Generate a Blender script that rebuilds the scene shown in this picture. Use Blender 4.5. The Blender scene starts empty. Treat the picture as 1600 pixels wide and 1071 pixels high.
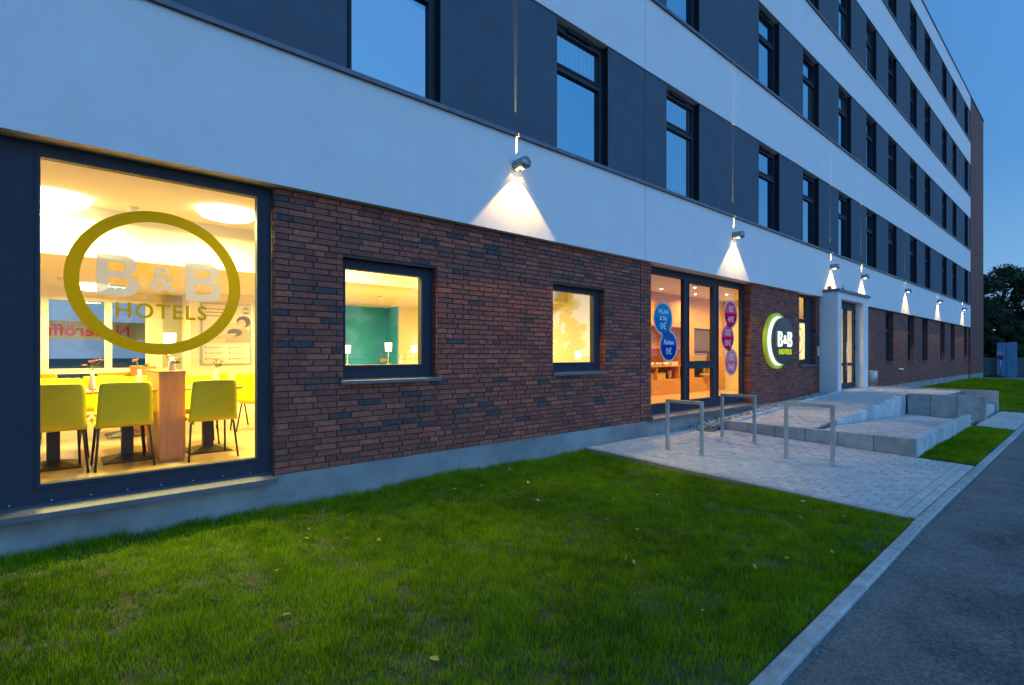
import bpy, math, random
import numpy as np
from mathutils import Vector, Matrix

R = math.radians
random.seed(11)
rng = np.random.default_rng(7)
scene = bpy.context.scene
col = scene.collection

# ------------------------------------------------------------------ camera
cam_data = bpy.data.cameras.new('camera')
cam = bpy.data.objects.new('camera', cam_data)
col.objects.link(cam)
scene.camera = cam
cam.location = (0.0, -5.6, 1.505)
cam.rotation_euler = (R(90), 0, R(47.068 - 90))
cam_data.sensor_width = 36
cam_data.lens = 814 / 1600 * 36
cam_data.shift_x = -47 / 1600
cam_data.shift_y = 18.5 / 1600
cam_data.clip_start = 0.05
cam_data.clip_end = 1500

# ------------------------------------------------------------------ world
world = bpy.data.worlds.new('World')
scene.world = world
world.use_nodes = True
wt = world.node_tree
wt.nodes.clear()
w_out = wt.nodes.new('ShaderNodeOutputWorld')
bg_sky = wt.nodes.new('ShaderNodeBackground')
sky = wt.nodes.new('ShaderNodeTexSky')
sky.sky_type = 'NISHITA'
sky.sun_disc = False
sky.sun_elevation = R(0.6)
sky.sun_rotation = R(160)
sky.ozone_density = 3.0
sky.air_density = 1.0
sky.dust_density = 0.6
wt.links.new(sky.outputs[0], bg_sky.inputs[0])
bg_sky.inputs[1].default_value = 0.15
# the blue of the hour after sunset, deepening towards the zenith
bg_blue = wt.nodes.new('ShaderNodeBackground')
tc = wt.nodes.new('ShaderNodeTexCoord')
sep = wt.nodes.new('ShaderNodeSeparateXYZ')
ramp = wt.nodes.new('ShaderNodeValToRGB')
wt.links.new(tc.outputs['Generated'], sep.inputs[0])
wt.links.new(sep.outputs['Z'], ramp.inputs[0])
els = ramp.color_ramp.elements
els[0].position = 0.0
els[0].color = (0.20, 0.40, 0.66, 1)
els[1].position = 1.0
els[1].color = (0.085, 0.29, 0.64, 1)
for p, c in ((0.12, (0.150, 0.365, 0.66, 1)), (0.28, (0.078, 0.265, 0.60, 1)), (0.5, (0.070, 0.265, 0.62, 1))):
    e = els.new(p)
    e.color = c
wt.links.new(ramp.outputs[0], bg_blue.inputs[0])
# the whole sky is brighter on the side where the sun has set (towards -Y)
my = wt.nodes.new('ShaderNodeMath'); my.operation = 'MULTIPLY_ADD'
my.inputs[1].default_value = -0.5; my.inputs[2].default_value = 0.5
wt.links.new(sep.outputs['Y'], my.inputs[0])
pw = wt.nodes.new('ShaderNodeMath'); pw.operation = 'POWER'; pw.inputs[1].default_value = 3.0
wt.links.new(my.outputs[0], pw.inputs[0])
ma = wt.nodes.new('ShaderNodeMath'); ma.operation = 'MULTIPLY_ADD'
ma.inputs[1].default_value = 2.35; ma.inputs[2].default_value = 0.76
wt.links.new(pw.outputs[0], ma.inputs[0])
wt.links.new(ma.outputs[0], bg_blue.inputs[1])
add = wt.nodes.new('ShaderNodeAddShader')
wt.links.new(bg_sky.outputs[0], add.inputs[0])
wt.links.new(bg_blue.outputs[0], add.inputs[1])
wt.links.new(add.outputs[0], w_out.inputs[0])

# faint afterglow light from the side of the set sun
sun_data = bpy.data.lights.new('afterglow_sun', 'SUN')
sun_data.energy = 0.06
sun_data.angle = R(40)
sun_data.color = (1.0, 0.86, 0.78)
sun = bpy.data.objects.new('afterglow_sun', sun_data)
col.objects.link(sun)
sun.rotation_euler = (R(75), 0, R(20))

scene.view_settings.view_transform = 'Standard'
scene.view_settings.look = 'None'
scene.view_settings.gamma = 1
scene.view_settings.exposure = 0.0
scene.view_settings.use_curve_mapping = False
scene.render.engine = 'CYCLES'
scene.cycles.max_bounces = 7
scene.cycles.diffuse_bounces = 4
scene.cycles.glossy_bounces = 3
scene.cycles.transmission_bounces = 4
scene.cycles.transparent_max_bounces = 10
scene.cycles.sample_clamp_indirect = 4
scene.cycles.caustics_reflective = False
scene.cycles.caustics_refractive = False
scene.cycles.use_denoising = True

# ------------------------------------------------------------------ materials
MATS = {}

def mat(name, c, rough=0.7, noise=0.0, nscale=5.0, bump=0.0, bscale=60.0, metal=0.0, spec=0.5,
        c2=None, emit=None, estr=0.0, detail=4.0, stretch=None, rand=0.0):
    if name in MATS:
        return MATS[name]
    m = bpy.data.materials.new(name)
    m.use_nodes = True
    nt = m.node_tree
    b = nt.nodes['Principled BSDF']
    b.inputs['Base Color'].default_value = (*c, 1)
    b.inputs['Roughness'].default_value = rough
    b.inputs['Metallic'].default_value = metal
    b.inputs['Specular IOR Level'].default_value = spec
    geo = nt.nodes.new('ShaderNodeNewGeometry')
    vec = geo.outputs['Position']
    if stretch:
        mp = nt.nodes.new('ShaderNodeMapping')
        mp.inputs['Scale'].default_value = stretch
        nt.links.new(vec, mp.inputs[0])
        vec = mp.outputs[0]
    if noise > 0:
        n = nt.nodes.new('ShaderNodeTexNoise')
        n.inputs['Scale'].default_value = nscale
        n.inputs['Detail'].default_value = detail
        n.inputs['Roughness'].default_value = 0.65
        nt.links.new(vec, n.inputs['Vector'])
        r = nt.nodes.new('ShaderNodeValToRGB')
        lo = tuple(x * (1 - noise) for x in c)
        hi = c2 if c2 else tuple(min(1, x * (1 + noise)) for x in c)
        r.color_ramp.elements[0].position = 0.3
        r.color_ramp.elements[0].color = (*lo, 1)
        r.color_ramp.elements[1].position = 0.7
        r.color_ramp.elements[1].color = (*hi, 1)
        nt.links.new(n.outputs['Fac'], r.inputs[0])
        nt.links.new(r.outputs[0], b.inputs['Base Color'])
    if rand > 0:     # every block a little different in tone
        oi = nt.nodes.new('ShaderNodeObjectInfo')
        mr = nt.nodes.new('ShaderNodeMapRange')
        mr.inputs['To Min'].default_value = 1 - rand
        mr.inputs['To Max'].default_value = 1 + rand * 0.6
        nt.links.new(oi.outputs['Random'], mr.inputs['Value'])
        hs = nt.nodes.new('ShaderNodeHueSaturation')
        nt.links.new(mr.outputs[0], hs.inputs['Value'])
        if b.inputs['Base Color'].links:
            nt.links.new(b.inputs['Base Color'].links[0].from_socket, hs.inputs['Color'])
        else:
            hs.inputs['Color'].default_value = (*c, 1)
        nt.links.new(hs.outputs[0], b.inputs['Base Color'])
    if bump > 0:
        n2 = nt.nodes.new('ShaderNodeTexNoise')
        n2.inputs['Scale'].default_value = bscale
        n2.inputs['Detail'].default_value = 5
        nt.links.new(vec, n2.inputs['Vector'])
        bp = nt.nodes.new('ShaderNodeBump')
        bp.inputs['Strength'].default_value = bump
        bp.inputs['Distance'].default_value = 0.01
        nt.links.new(n2.outputs['Fac'], bp.inputs['Height'])
        nt.links.new(bp.outputs[0], b.inputs['Normal'])
    if emit:
        b.inputs['Emission Color'].default_value = (*emit, 1)
        b.inputs['Emission Strength'].default_value = estr
    MATS[name] = m
    return m

def glass(name, tint=(1, 1, 1), ior=1.6, dark=None, extra=0.0, wave=0.0, refl=(0.95, 0.97, 1)):
    """window glass: see-through plus mirror by Fresnel; dark = an unlit room behind coated glass"""
    m = bpy.data.materials.new(name)
    m.use_nodes = True
    nt = m.node_tree
    nt.nodes.clear()
    out = nt.nodes.new('ShaderNodeOutputMaterial')
    fr = nt.nodes.new('ShaderNodeFresnel')
    fr.inputs[0].default_value = ior
    gl = nt.nodes.new('ShaderNodeBsdfGlossy')
    gl.inputs['Roughness'].default_value = 0.0
    gl.inputs['Color'].default_value = (*refl, 1)
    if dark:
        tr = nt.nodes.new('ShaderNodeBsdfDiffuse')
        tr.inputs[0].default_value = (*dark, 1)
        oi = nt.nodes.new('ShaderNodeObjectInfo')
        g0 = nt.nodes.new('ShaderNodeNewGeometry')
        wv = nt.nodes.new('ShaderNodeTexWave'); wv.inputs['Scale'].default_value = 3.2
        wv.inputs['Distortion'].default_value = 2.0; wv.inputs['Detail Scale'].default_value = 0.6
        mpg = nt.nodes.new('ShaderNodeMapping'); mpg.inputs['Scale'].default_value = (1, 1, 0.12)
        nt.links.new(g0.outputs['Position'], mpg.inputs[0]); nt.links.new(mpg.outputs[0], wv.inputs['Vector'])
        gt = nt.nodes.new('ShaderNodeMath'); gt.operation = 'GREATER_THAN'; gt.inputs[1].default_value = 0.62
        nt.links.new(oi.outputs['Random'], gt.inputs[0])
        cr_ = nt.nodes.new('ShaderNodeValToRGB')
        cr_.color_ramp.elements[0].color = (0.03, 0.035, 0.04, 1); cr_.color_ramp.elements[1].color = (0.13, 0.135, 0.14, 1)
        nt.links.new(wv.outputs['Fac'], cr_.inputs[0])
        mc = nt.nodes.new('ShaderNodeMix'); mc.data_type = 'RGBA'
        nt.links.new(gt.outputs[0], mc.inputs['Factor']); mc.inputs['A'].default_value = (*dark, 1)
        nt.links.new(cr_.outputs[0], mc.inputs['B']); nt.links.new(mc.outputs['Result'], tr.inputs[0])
    else:
        tr = nt.nodes.new('ShaderNodeBsdfTransparent')
        tr.inputs[0].default_value = (*tint, 1)
    mx = nt.nodes.new('ShaderNodeMixShader')
    if wave > 0:
        geo = nt.nodes.new('ShaderNodeNewGeometry')
        n2 = nt.nodes.new('ShaderNodeTexNoise')
        n2.inputs['Scale'].default_value = 0.9
        n2.inputs['Detail'].default_value = 1
        nt.links.new(geo.outputs['Position'], n2.inputs['Vector'])
        bp = nt.nodes.new('ShaderNodeBump')
        bp.inputs['Strength'].default_value = wave
        bp.inputs['Distance'].default_value = 0.02
        nt.links.new(n2.outputs['Fac'], bp.inputs['Height'])
        nt.links.new(bp.outputs[0], gl.inputs['Normal'])
    if extra:
        ad = nt.nodes.new('ShaderNodeMath')
        ad.operation = 'ADD'
        ad.use_clamp = True
        ad.inputs[1].default_value = extra
        nt.links.new(fr.outputs[0], ad.inputs[0])
        nt.links.new(ad.outputs[0], mx.inputs[0])
    else:
        nt.links.new(fr.outputs[0], mx.inputs[0])
    nt.links.new(tr.outputs[0], mx.inputs[1])
    nt.links.new(gl.outputs[0], mx.inputs[2])
    nt.links.new(mx.outputs[0], out.inputs[0])
    MATS[name] = m
    return m

def film(name, c, trans=0.4, alpha=1.0, emit=0.0):
    """printed or frosted film on glass: diffuse plus translucent, with some see-through"""
    m = bpy.data.materials.new(name)
    m.use_nodes = True
    nt = m.node_tree
    nt.nodes.clear()
    out = nt.nodes.new('ShaderNodeOutputMaterial')
    d = nt.nodes.new('ShaderNodeBsdfDiffuse')
    d.inputs[0].default_value = (*c, 1)
    t = nt.nodes.new('ShaderNodeBsdfTranslucent')
    t.inputs[0].default_value = (*c, 1)
    mx = nt.nodes.new('ShaderNodeMixShader')
    mx.inputs[0].default_value = trans
    nt.links.new(d.outputs[0], mx.inputs[1])
    nt.links.new(t.outputs[0], mx.inputs[2])
    sh = mx.outputs[0]
    if alpha < 1:
        tp = nt.nodes.new('ShaderNodeBsdfTransparent')
        m2 = nt.nodes.new('ShaderNodeMixShader')
        m2.inputs[0].default_value = alpha
        nt.links.new(tp.outputs[0], m2.inputs[1])
        nt.links.new(sh, m2.inputs[2])
        sh = m2.outputs[0]
    nt.links.new(sh, out.inputs[0])
    MATS[name] = m
    return m

def emis(name, c, s):
    m = bpy.data.materials.new(name)
    m.use_nodes = True
    nt = m.node_tree
    nt.nodes.clear()
    out = nt.nodes.new('ShaderNodeOutputMaterial')
    e = nt.nodes.new('ShaderNodeEmission')
    e.inputs[0].default_value = (*c, 1)
    e.inputs[1].default_value = s
    nt.links.new(e.outputs[0], out.inputs[0])
    MATS[name] = m
    return m

M_white = mat('white_plaster', (0.80, 0.77, 0.75), 0.9, 0.035, 2.2, 0.9, 120, spec=0.2, detail=14)
M_dark = mat('anthracite_plaster', (0.092, 0.12, 0.15), 0.9, 0.10, 2.4, 0.9, 120, spec=0.2, detail=14)
M_plinth = mat('grey_plinth_plaster', (0.29, 0.295, 0.285), 0.9, 0.3, 1.4, 0.4, 130, spec=0.2)
M_frame = mat('anthracite_frame', (0.030, 0.037, 0.052), 0.6, 0.1, 8, 0.03, 90, spec=0.25)
M_sill = mat('aluminium_sill', (0.13, 0.135, 0.16), 0.5, 0.15, 6, 0.05, 90, metal=0.3)
M_mortar = mat('dark_mortar', (0.065, 0.058, 0.058), 0.95, 0.2, 20, 0.3, 200)
BR = []
for i, c in enumerate([(0.34, 0.095, 0.056), (0.28, 0.082, 0.050), (0.20, 0.070, 0.050), (0.085, 0.062, 0.062),
                       (0.41, 0.118, 0.066), (0.31, 0.090, 0.055)]):
    BR.append(mat('clinker_brick_%s' % 'abcdef'[i], c, 0.75, 0.34, 26, 0.5, 130, spec=0.35))
BRW = [5, 5, 4, 1.1, 3, 5]
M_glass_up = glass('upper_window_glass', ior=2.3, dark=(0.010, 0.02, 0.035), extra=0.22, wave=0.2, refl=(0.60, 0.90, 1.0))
M_glass = glass('clear_window_glass', tint=(0.97, 0.97, 0.95), ior=1.45, wave=0.05)
M_glass_mir = glass('reflective_window_glass', tint=(0.9, 0.9, 0.88), ior=2.2, extra=0.05, wave=0.05)
M_cream = mat('cream_wall_paint', (0.80, 0.74, 0.56), 0.85, 0.04, 2, 0.1, 90, spec=0.2)
M_ceil = mat('ceiling_paint', (0.80, 0.77, 0.60), 0.9, 0.03, 2, spec=0.2)
M_teal = mat('teal_wall_paint', (0.05, 0.42, 0.85), 0.85, 0.06, 3, 0.1, 90, spec=0.2)
M_greyw = mat('grey_column_paint', (0.42, 0.41, 0.36), 0.85, spec=0.2)
M_floor = mat('beech_laminate_floor', (0.56, 0.36, 0.17), 0.34, 0.22, 3.0, 0.0, stretch=(1.2, 9, 1), c2=(0.68, 0.46, 0.24))
M_wood = mat('beech_veneer', (0.64, 0.25, 0.07), 0.4, 0.16, 3.0, 0.0, stretch=(6, 6, 0.8), c2=(0.74, 0.33, 0.10))
M_woodh = mat('warm_wood_panel', (0.62, 0.27, 0.05), 0.42, 0.16, 2.5, stretch=(0.8, 4, 9), c2=(0.70, 0.34, 0.11))
M_lime = mat('lime_upholstery', (0.82, 0.70, 0.008), 0.5, 0.05, 6, 0.05, 60)
M_black = mat('black_powder_coat', (0.018, 0.018, 0.02), 0.4)
M_steel = mat('galvanised_steel', (0.46, 0.49, 0.50), 0.42, 0.14, 9, 0.08, 60, metal=0.75)
M_conc = mat('concrete_block', (0.42, 0.41, 0.39), 0.88, 0.24, 4, 0.35, 90, spec=0.25, rand=0.16)
M_conc2 = mat('concrete_palisade', (0.53, 0.53, 0.515), 0.88, 0.16, 5, 0.3, 90, spec=0.25, rand=0.2)
PV = [mat('concrete_paver_%s' % 'abcd'[i], c, 0.85, 0.14, 9, 0.35, 110, spec=0.3) for i, c in enumerate(
    [(0.53, 0.505, 0.475), (0.56, 0.535, 0.50), (0.49, 0.47, 0.45), (0.57, 0.52, 0.485)])]
M_sand = mat('joint_sand', (0.20, 0.185, 0.155), 0.95, 0.3, 30, 0.3, 120)
M_kerb = mat('kerb_concrete', (0.44, 0.42, 0.40), 0.85, 0.3, 7, 0.5, 90, spec=0.25, detail=8, rand=0.12)
M_soil = mat('lawn_soil', (0.07, 0.065, 0.025), 0.95, 0.5, 5, 0.7, 25)
M_whitepl = mat('white_plastic', (0.75, 0.75, 0.72), 0.4)
M_emlamp = emis('lamp_diffuser_glow', (1.0, 0.80, 0.46), 9.0)
M_emshade = emis('lamp_shade_glow', (1.0, 0.80, 0.42), 5.0)

# asphalt with worn patches and grit
def asphalt():
    m = mat('worn_asphalt', (0.055, 0.056, 0.058), 0.82, spec=0.4)
    nt = m.node_tree
    b = nt.nodes['Principled BSDF']
    geo = nt.nodes.new('ShaderNodeNewGeometry')
    big = nt.nodes.new('ShaderNodeTexNoise')
    big.inputs['Scale'].default_value = 1.5
    big.inputs['Detail'].default_value = 9
    big.inputs['Roughness'].default_value = 0.68
    fine = nt.nodes.new('ShaderNodeTexNoise')
    fine.inputs['Scale'].default_value = 48
    fine.inputs['Roughness'].default_value = 0.75
    fine.inputs['Detail'].default_value = 3
    vor = nt.nodes.new('ShaderNodeTexVoronoi')
    vor.inputs['Scale'].default_value = 120
    for n in (big, fine, vor):
        nt.links.new(geo.outputs['Position'], n.inputs['Vector'])
    r = nt.nodes.new('ShaderNodeValToRGB')
    r.color_ramp.elements[0].position = 0.38
    r.color_ramp.elements[0].color = (0.075, 0.076, 0.080, 1)
    r.color_ramp.elements[1].position = 0.72
    r.color_ramp.elements[1].color = (0.20, 0.19, 0.175, 1)
    nt.links.new(big.outputs['Fac'], r.inputs[0])
    r2 = nt.nodes.new('ShaderNodeValToRGB')
    r2.color_ramp.elements[0].position = 0.4
    r2.color_ramp.elements[0].color = (0.66, 0.67, 0.69, 1)
    r2.color_ramp.elements[1].position = 0.68
    r2.color_ramp.elements[1].color = (1.75, 1.7, 1.6, 1)
    nt.links.new(fine.outputs['Fac'], r2.inputs[0])
    mx = nt.nodes.new('ShaderNodeMix')
    mx.data_type = 'RGBA'
    mx.blend_type = 'MULTIPLY'
    mx.inputs['Factor'].default_value = 1
    nt.links.new(r.outputs[0], mx.inputs['A'])
    nt.links.new(r2.outputs[0], mx.inputs['B'])
    sy = nt.nodes.new('ShaderNodeSeparateXYZ')
    nt.links.new(geo.outputs['Position'], sy.inputs[0])
    na = nt.nodes.new('ShaderNodeMath'); na.operation = 'MULTIPLY_ADD'; na.inputs[1].default_value = 1.1
    nt.links.new(big.outputs['Fac'], na.inputs[0]); nt.links.new(sy.outputs['Y'], na.inputs[2])
    mr = nt.nodes.new('ShaderNodeMapRange')
    mr.inputs['From Min'].default_value = -4.55; mr.inputs['From Max'].default_value = -3.9
    nt.links.new(na.outputs[0], mr.inputs['Value'])
    md = nt.nodes.new('ShaderNodeMix'); md.data_type = 'RGBA'
    nt.links.new(mr.outputs[0], md.inputs['Factor'])
    nt.links.new(mx.outputs['Result'], md.inputs['A']); md.inputs['B'].default_value = (0.27, 0.26, 0.24, 1)
    sc2 = nt.nodes.new('ShaderNodeMath'); sc2.operation = 'MULTIPLY'
    nt.links.new(mr.outputs[0], sc2.inputs[0]); nt.links.new(fine.outputs['Fac'], sc2.inputs[1]); nt.links.new(sc2.outputs[0], md.inputs['Factor'])
    nt.links.new(md.outputs['Result'], b.inputs['Base Color'])
    ad = nt.nodes.new('ShaderNodeMath')
    ad.operation = 'ADD'
    nt.links.new(fine.outputs['Fac'], ad.inputs[0])
    nt.links.new(vor.outputs['Distance'], ad.inputs[1])
    bp = nt.nodes.new('ShaderNodeBump')
    bp.inputs['Strength'].default_value = 0.8
    bp.inputs['Distance'].default_value = 0.012
    nt.links.new(ad.outputs[0], bp.inputs['Height'])
    nt.links.new(bp.outputs[0], b.inputs['Normal'])
    return m
M_asph = asphalt()

def brick_tex():
    m = mat('far_clinker_brickwork', (0.1, 0.05, 0.04), 0.8, spec=0.3)
    nt = m.node_tree
    b = nt.nodes['Principled BSDF']
    geo = nt.nodes.new('ShaderNodeNewGeometry')
    sp = nt.nodes.new('ShaderNodeSeparateXYZ')
    nt.links.new(geo.outputs['Position'], sp.inputs[0])
    ad = nt.nodes.new('ShaderNodeMath')
    nt.links.new(sp.outputs['X'], ad.inputs[0])
    nt.links.new(sp.outputs['Y'], ad.inputs[1])
    cb = nt.nodes.new('ShaderNodeCombineXYZ')
    nt.links.new(ad.outputs[0], cb.inputs['X'])
    nt.links.new(sp.outputs['Z'], cb.inputs['Y'])
    t = nt.nodes.new('ShaderNodeTexBrick')
    t.inputs['Scale'].default_value = 1
    t.inputs['Brick Width'].default_value = 0.2486
    t.inputs['Row Height'].default_value = 0.0644
    t.inputs['Mortar Size'].default_value = 0.006
    t.inputs['Color1'].default_value = (0.32, 0.10, 0.065, 1)
    t.inputs['Color2'].default_value = (0.15, 0.066, 0.054, 1)
    t.inputs['Mortar'].default_value = (0.065, 0.058, 0.058, 1)
    t.offset = 0.35
    nt.links.new(cb.outputs[0], t.inputs['Vector'])
    nt.links.new(t.outputs['Color'], b.inputs['Base Color'])
    bp = nt.nodes.new('ShaderNodeBump')
    bp.invert = True
    bp.inputs['Strength'].default_value = 0.6
    bp.inputs['Distance'].default_value = 0.008
    nt.links.new(t.outputs['Fac'], bp.inputs['Height'])
    nt.links.new(bp.outputs[0], b.inputs['Normal'])
    return m
M_farbrick = brick_tex()

# ------------------------------------------------------------------ helpers
def tag(o, label=None, cat=None, group=None, kind=None):
    if label: o['label'] = label
    if cat: o['category'] = cat
    if group: o['group'] = group
    if kind: o['kind'] = kind
    return o

def link(o, parent=None):
    col.objects.link(o)
    if parent is not None:
        o.parent = parent
    return o

def empty(name, loc=(0, 0, 0), rz=0, parent=None):
    o = bpy.data.objects.new(name, None)
    o.empty_display_size = 0.1
    o.location = loc
    o.rotation_euler = (0, 0, rz)
    return link(o, parent)

class MB:
    def __init__(s):
        s.v = []; s.f = []; s.mi = []; s.sm = []
    def add(s, vs, fs, mi=0, smooth=False):
        b = len(s.v)
        s.v.extend([tuple(v) for v in vs])
        for f in fs:
            s.f.append(tuple(b + i for i in f)); s.mi.append(mi); s.sm.append(smooth)
        return s
    def box(s, x0, x1, y0, y1, z0, z1, mi=0, bev=0.0, T=None):
        if bev <= 0:
            vs = [(x, y, z) for z in (z0, z1) for y in (y0, y1) for x in (x0, x1)]
            fs = [(0, 2, 3, 1), (4, 5, 7, 6), (0, 1, 5, 4), (2, 6, 7, 3), (0, 4, 6, 2), (1, 3, 7, 5)]
        else:
            b = min(bev, (x1 - x0) / 2.2, (y1 - y0) / 2.2, (z1 - z0) / 2.2)
            vs = []; idx = {}
            for i, (x, sx) in enumerate(((x0, 1), (x1, -1))):
                for j, (y, sy) in enumerate(((y0, 1), (y1, -1))):
                    for k, (z, sz) in enumerate(((z0, 1), (z1, -1))):
                        idx[i, j, k] = len(vs)
                        vs += [(x, y + sy * b, z + sz * b), (x + sx * b, y, z + sz * b), (x + sx * b, y + sy * b, z)]
            fs = []
            for i in (0, 1):
                q = [idx[i, 0, 0], idx[i, 0, 1], idx[i, 1, 1], idx[i, 1, 0]]
                fs.append(tuple(q if i == 0 else q[::-1]))
                q = [idx[0, i, 0] + 1, idx[1, i, 0] + 1, idx[1, i, 1] + 1, idx[0, i, 1] + 1]
                fs.append(tuple(q if i == 0 else q[::-1]))
                q = [idx[0, 0, i] + 2, idx[0, 1, i] + 2, idx[1, 1, i] + 2, idx[1, 0, i] + 2]
                fs.append(tuple(q if i == 0 else q[::-1]))
            for i in (0, 1):
                for j in (0, 1):
                    a, c = idx[i, j, 0], idx[i, j, 1]; fs.append((a, a + 1, c + 1, c))
                    a, c = idx[i, 0, j], idx[i, 1, j]; fs.append((a, a + 2, c + 2, c))
                    a, c = idx[0, i, j], idx[1, i, j]; fs.append((a + 1, a + 2, c + 2, c + 1))
            for a in idx.values():
                fs.append((a, a + 1, a + 2))
        if T is not None:
            vs = [tuple(T @ Vector(v)) for v in vs]
        return s.add(vs, fs, mi)
    def quad(s, a, b, c, d, mi=0):
        return s.add([a, b, c, d], [(0, 1, 2, 3)], mi)
    def tube(s, pts, rads, n=8, mi=0, caps=True, smooth=True):
        pts = [Vector(p) for p in pts]
        if not hasattr(rads, '__len__'): rads = [rads] * len(pts)
        vs = []
        up = None
        for i, p in enumerate(pts):
            d = (pts[min(i + 1, len(pts) - 1)] - pts[max(i - 1, 0)]).normalized()
            if up is None:
                up = Vector((0, 0, 1)) if abs(d.z) < 0.9 else Vector((1, 0, 0))
            u = d.cross(up).normalized(); w = d.cross(u).normalized()
            up = u.cross(d)
            for k in range(n):
                a = 2 * math.pi * k / n
                vs.append(p + (u * math.cos(a) + w * math.sin(a)) * rads[i])
        fs = []
        for i in range(len(pts) - 1):
            for k in range(n):
                fs.append((i * n + k, i * n + (k + 1) % n, (i + 1) * n + (k + 1) % n, (i + 1) * n + k))
        s.add(vs, fs, mi, smooth)
        if caps:
            b = len(s.v) - len(vs)
            s.f.append(tuple(b + k for k in range(n))[::-1]); s.mi.append(mi); s.sm.append(False)
            e = b + (len(pts) - 1) * n
            s.f.append(tuple(e + k for k in range(n))); s.mi.append(mi); s.sm.append(False)
        return s
    def lathe(s, prof, c=(0, 0, 0), n=20, mi=0, smooth=True):
        vs = []
        for r, z in prof:
            for k in range(n):
                a = 2 * math.pi * k / n
                vs.append((c[0] + r * math.cos(a), c[1] + r * math.sin(a), c[2] + z))
        fs = []
        for i in range(len(prof) - 1):
            for k in range(n):
                fs.append((i * n + k, i * n + (k + 1) % n, (i + 1) * n + (k + 1) % n, (i + 1) * n + k))
        fs.append(tuple(range(n))[::-1])
        e = (len(prof) - 1) * n
        fs.append(tuple(e + k for k in range(n)))
        return s.add(vs, fs, mi, smooth)
    def disc(s, cx, cz, r, y, r_in=0.0, n=56, mi=0, thick=0.0, a0=0.0, a1=2 * math.pi):
        """disc or ring in the XZ plane facing -Y, front at y, back at y+thick"""
        full = abs(a1 - a0 - 2 * math.pi) < 1e-6
        m = n if full else n + 1
        A = [a0 + (a1 - a0) * k / n for k in range(m)]
        o = [(cx + r * math.cos(a), y, cz + r * math.sin(a)) for a in A]
        if r_in <= 0:
            s.add(o, [tuple(range(m))], mi)
        else:
            i_ = [(cx + r_in * math.cos(a), y, cz + r_in * math.sin(a)) for a in A]
            s.add(o + i_, [(k, (k + 1) % m, m + (k + 1) % m, m + k) for k in range(m if full else m - 1)], mi)
        if thick > 0:
            ob = [(x, y + thick, z) for x, _, z in o]
            s.add(o + ob, [(k, m + k, m + (k + 1) % m, (k + 1) % m) for k in range(m if full else m - 1)], mi)
            if r_in > 0:
                ib = [(x, y + thick, z) for x, _, z in i_]
                s.add(i_ + ib, [(k, (k + 1) % m, m + (k + 1) % m, m + k) for k in range(m if full else m - 1)], mi)
        return s
    def mesh(s, name, mats):
        me = bpy.data.meshes.new(name)
        me.from_pydata(s.v, [], s.f)
        if not isinstance(mats, (list, tuple)): mats = [mats]
        for m in mats: me.materials.append(m)
        if len(mats) > 1:
            me.polygons.foreach_set('material_index', s.mi)
        me.polygons.foreach_set('use_smooth', s.sm)
        me.update()
        return me
    def build(s, name, mats, parent=None, loc=None):
        o = bpy.data.objects.new(name, s.mesh(name, mats))
        if loc: o.location = loc
        return link(o, parent)

def bx(name, m, parent, *a, bev=0.0):
    return MB().box(*a, bev=bev).build(name, m, parent)

def kids(o):
    return [c for c in col.objects if c.parent == o]

def copy_tree(o, parent=None, _k=None):
    if _k is None:
        _k = {}
        for c in col.objects:
            if c.parent: _k.setdefault(c.parent.name, []).append(c)
    c = o.copy()
    col.objects.link(c)
    if parent is not None: c.parent = parent
    for ch in _k.get(o.name, []):
        copy_tree(ch, c, _k)
    return c

def text_obj(name, body, size, m, parent, x, y, z, bold=0.0, ext=0.0, align='CENTER', sx=1.0, mirror=False, spacing=1.0):
    """lettering standing in the XZ plane, read from -Y; (x, z) = centre of the line of text"""
    cu = bpy.data.curves.new(name, 'FONT')
    cu.body = body; cu.size = size; cu.align_x = align; cu.align_y = 'CENTER'
    cu.offset = bold; cu.extrude = ext; cu.resolution_u = 4
    cu.space_character = spacing
    t = bpy.data.objects.new(name + '_curve', cu)
    col.objects.link(t)
    dg = bpy.context.evaluated_depsgraph_get()
    me = bpy.data.meshes.new_from_object(t.evaluated_get(dg))
    bpy.data.objects.remove(t)
    k = -sx if mirror else sx
    me.transform(Matrix.Translation((x, y, z)) @ Matrix.Rotation(R(90), 4, 'X') @ Matrix.Diagonal((k, 1, 1, 1)))
    me.materials.clear(); me.materials.append(m)
    me.name = name
    o = bpy.data.objects.new(name, me)
    return link(o, parent)

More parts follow.
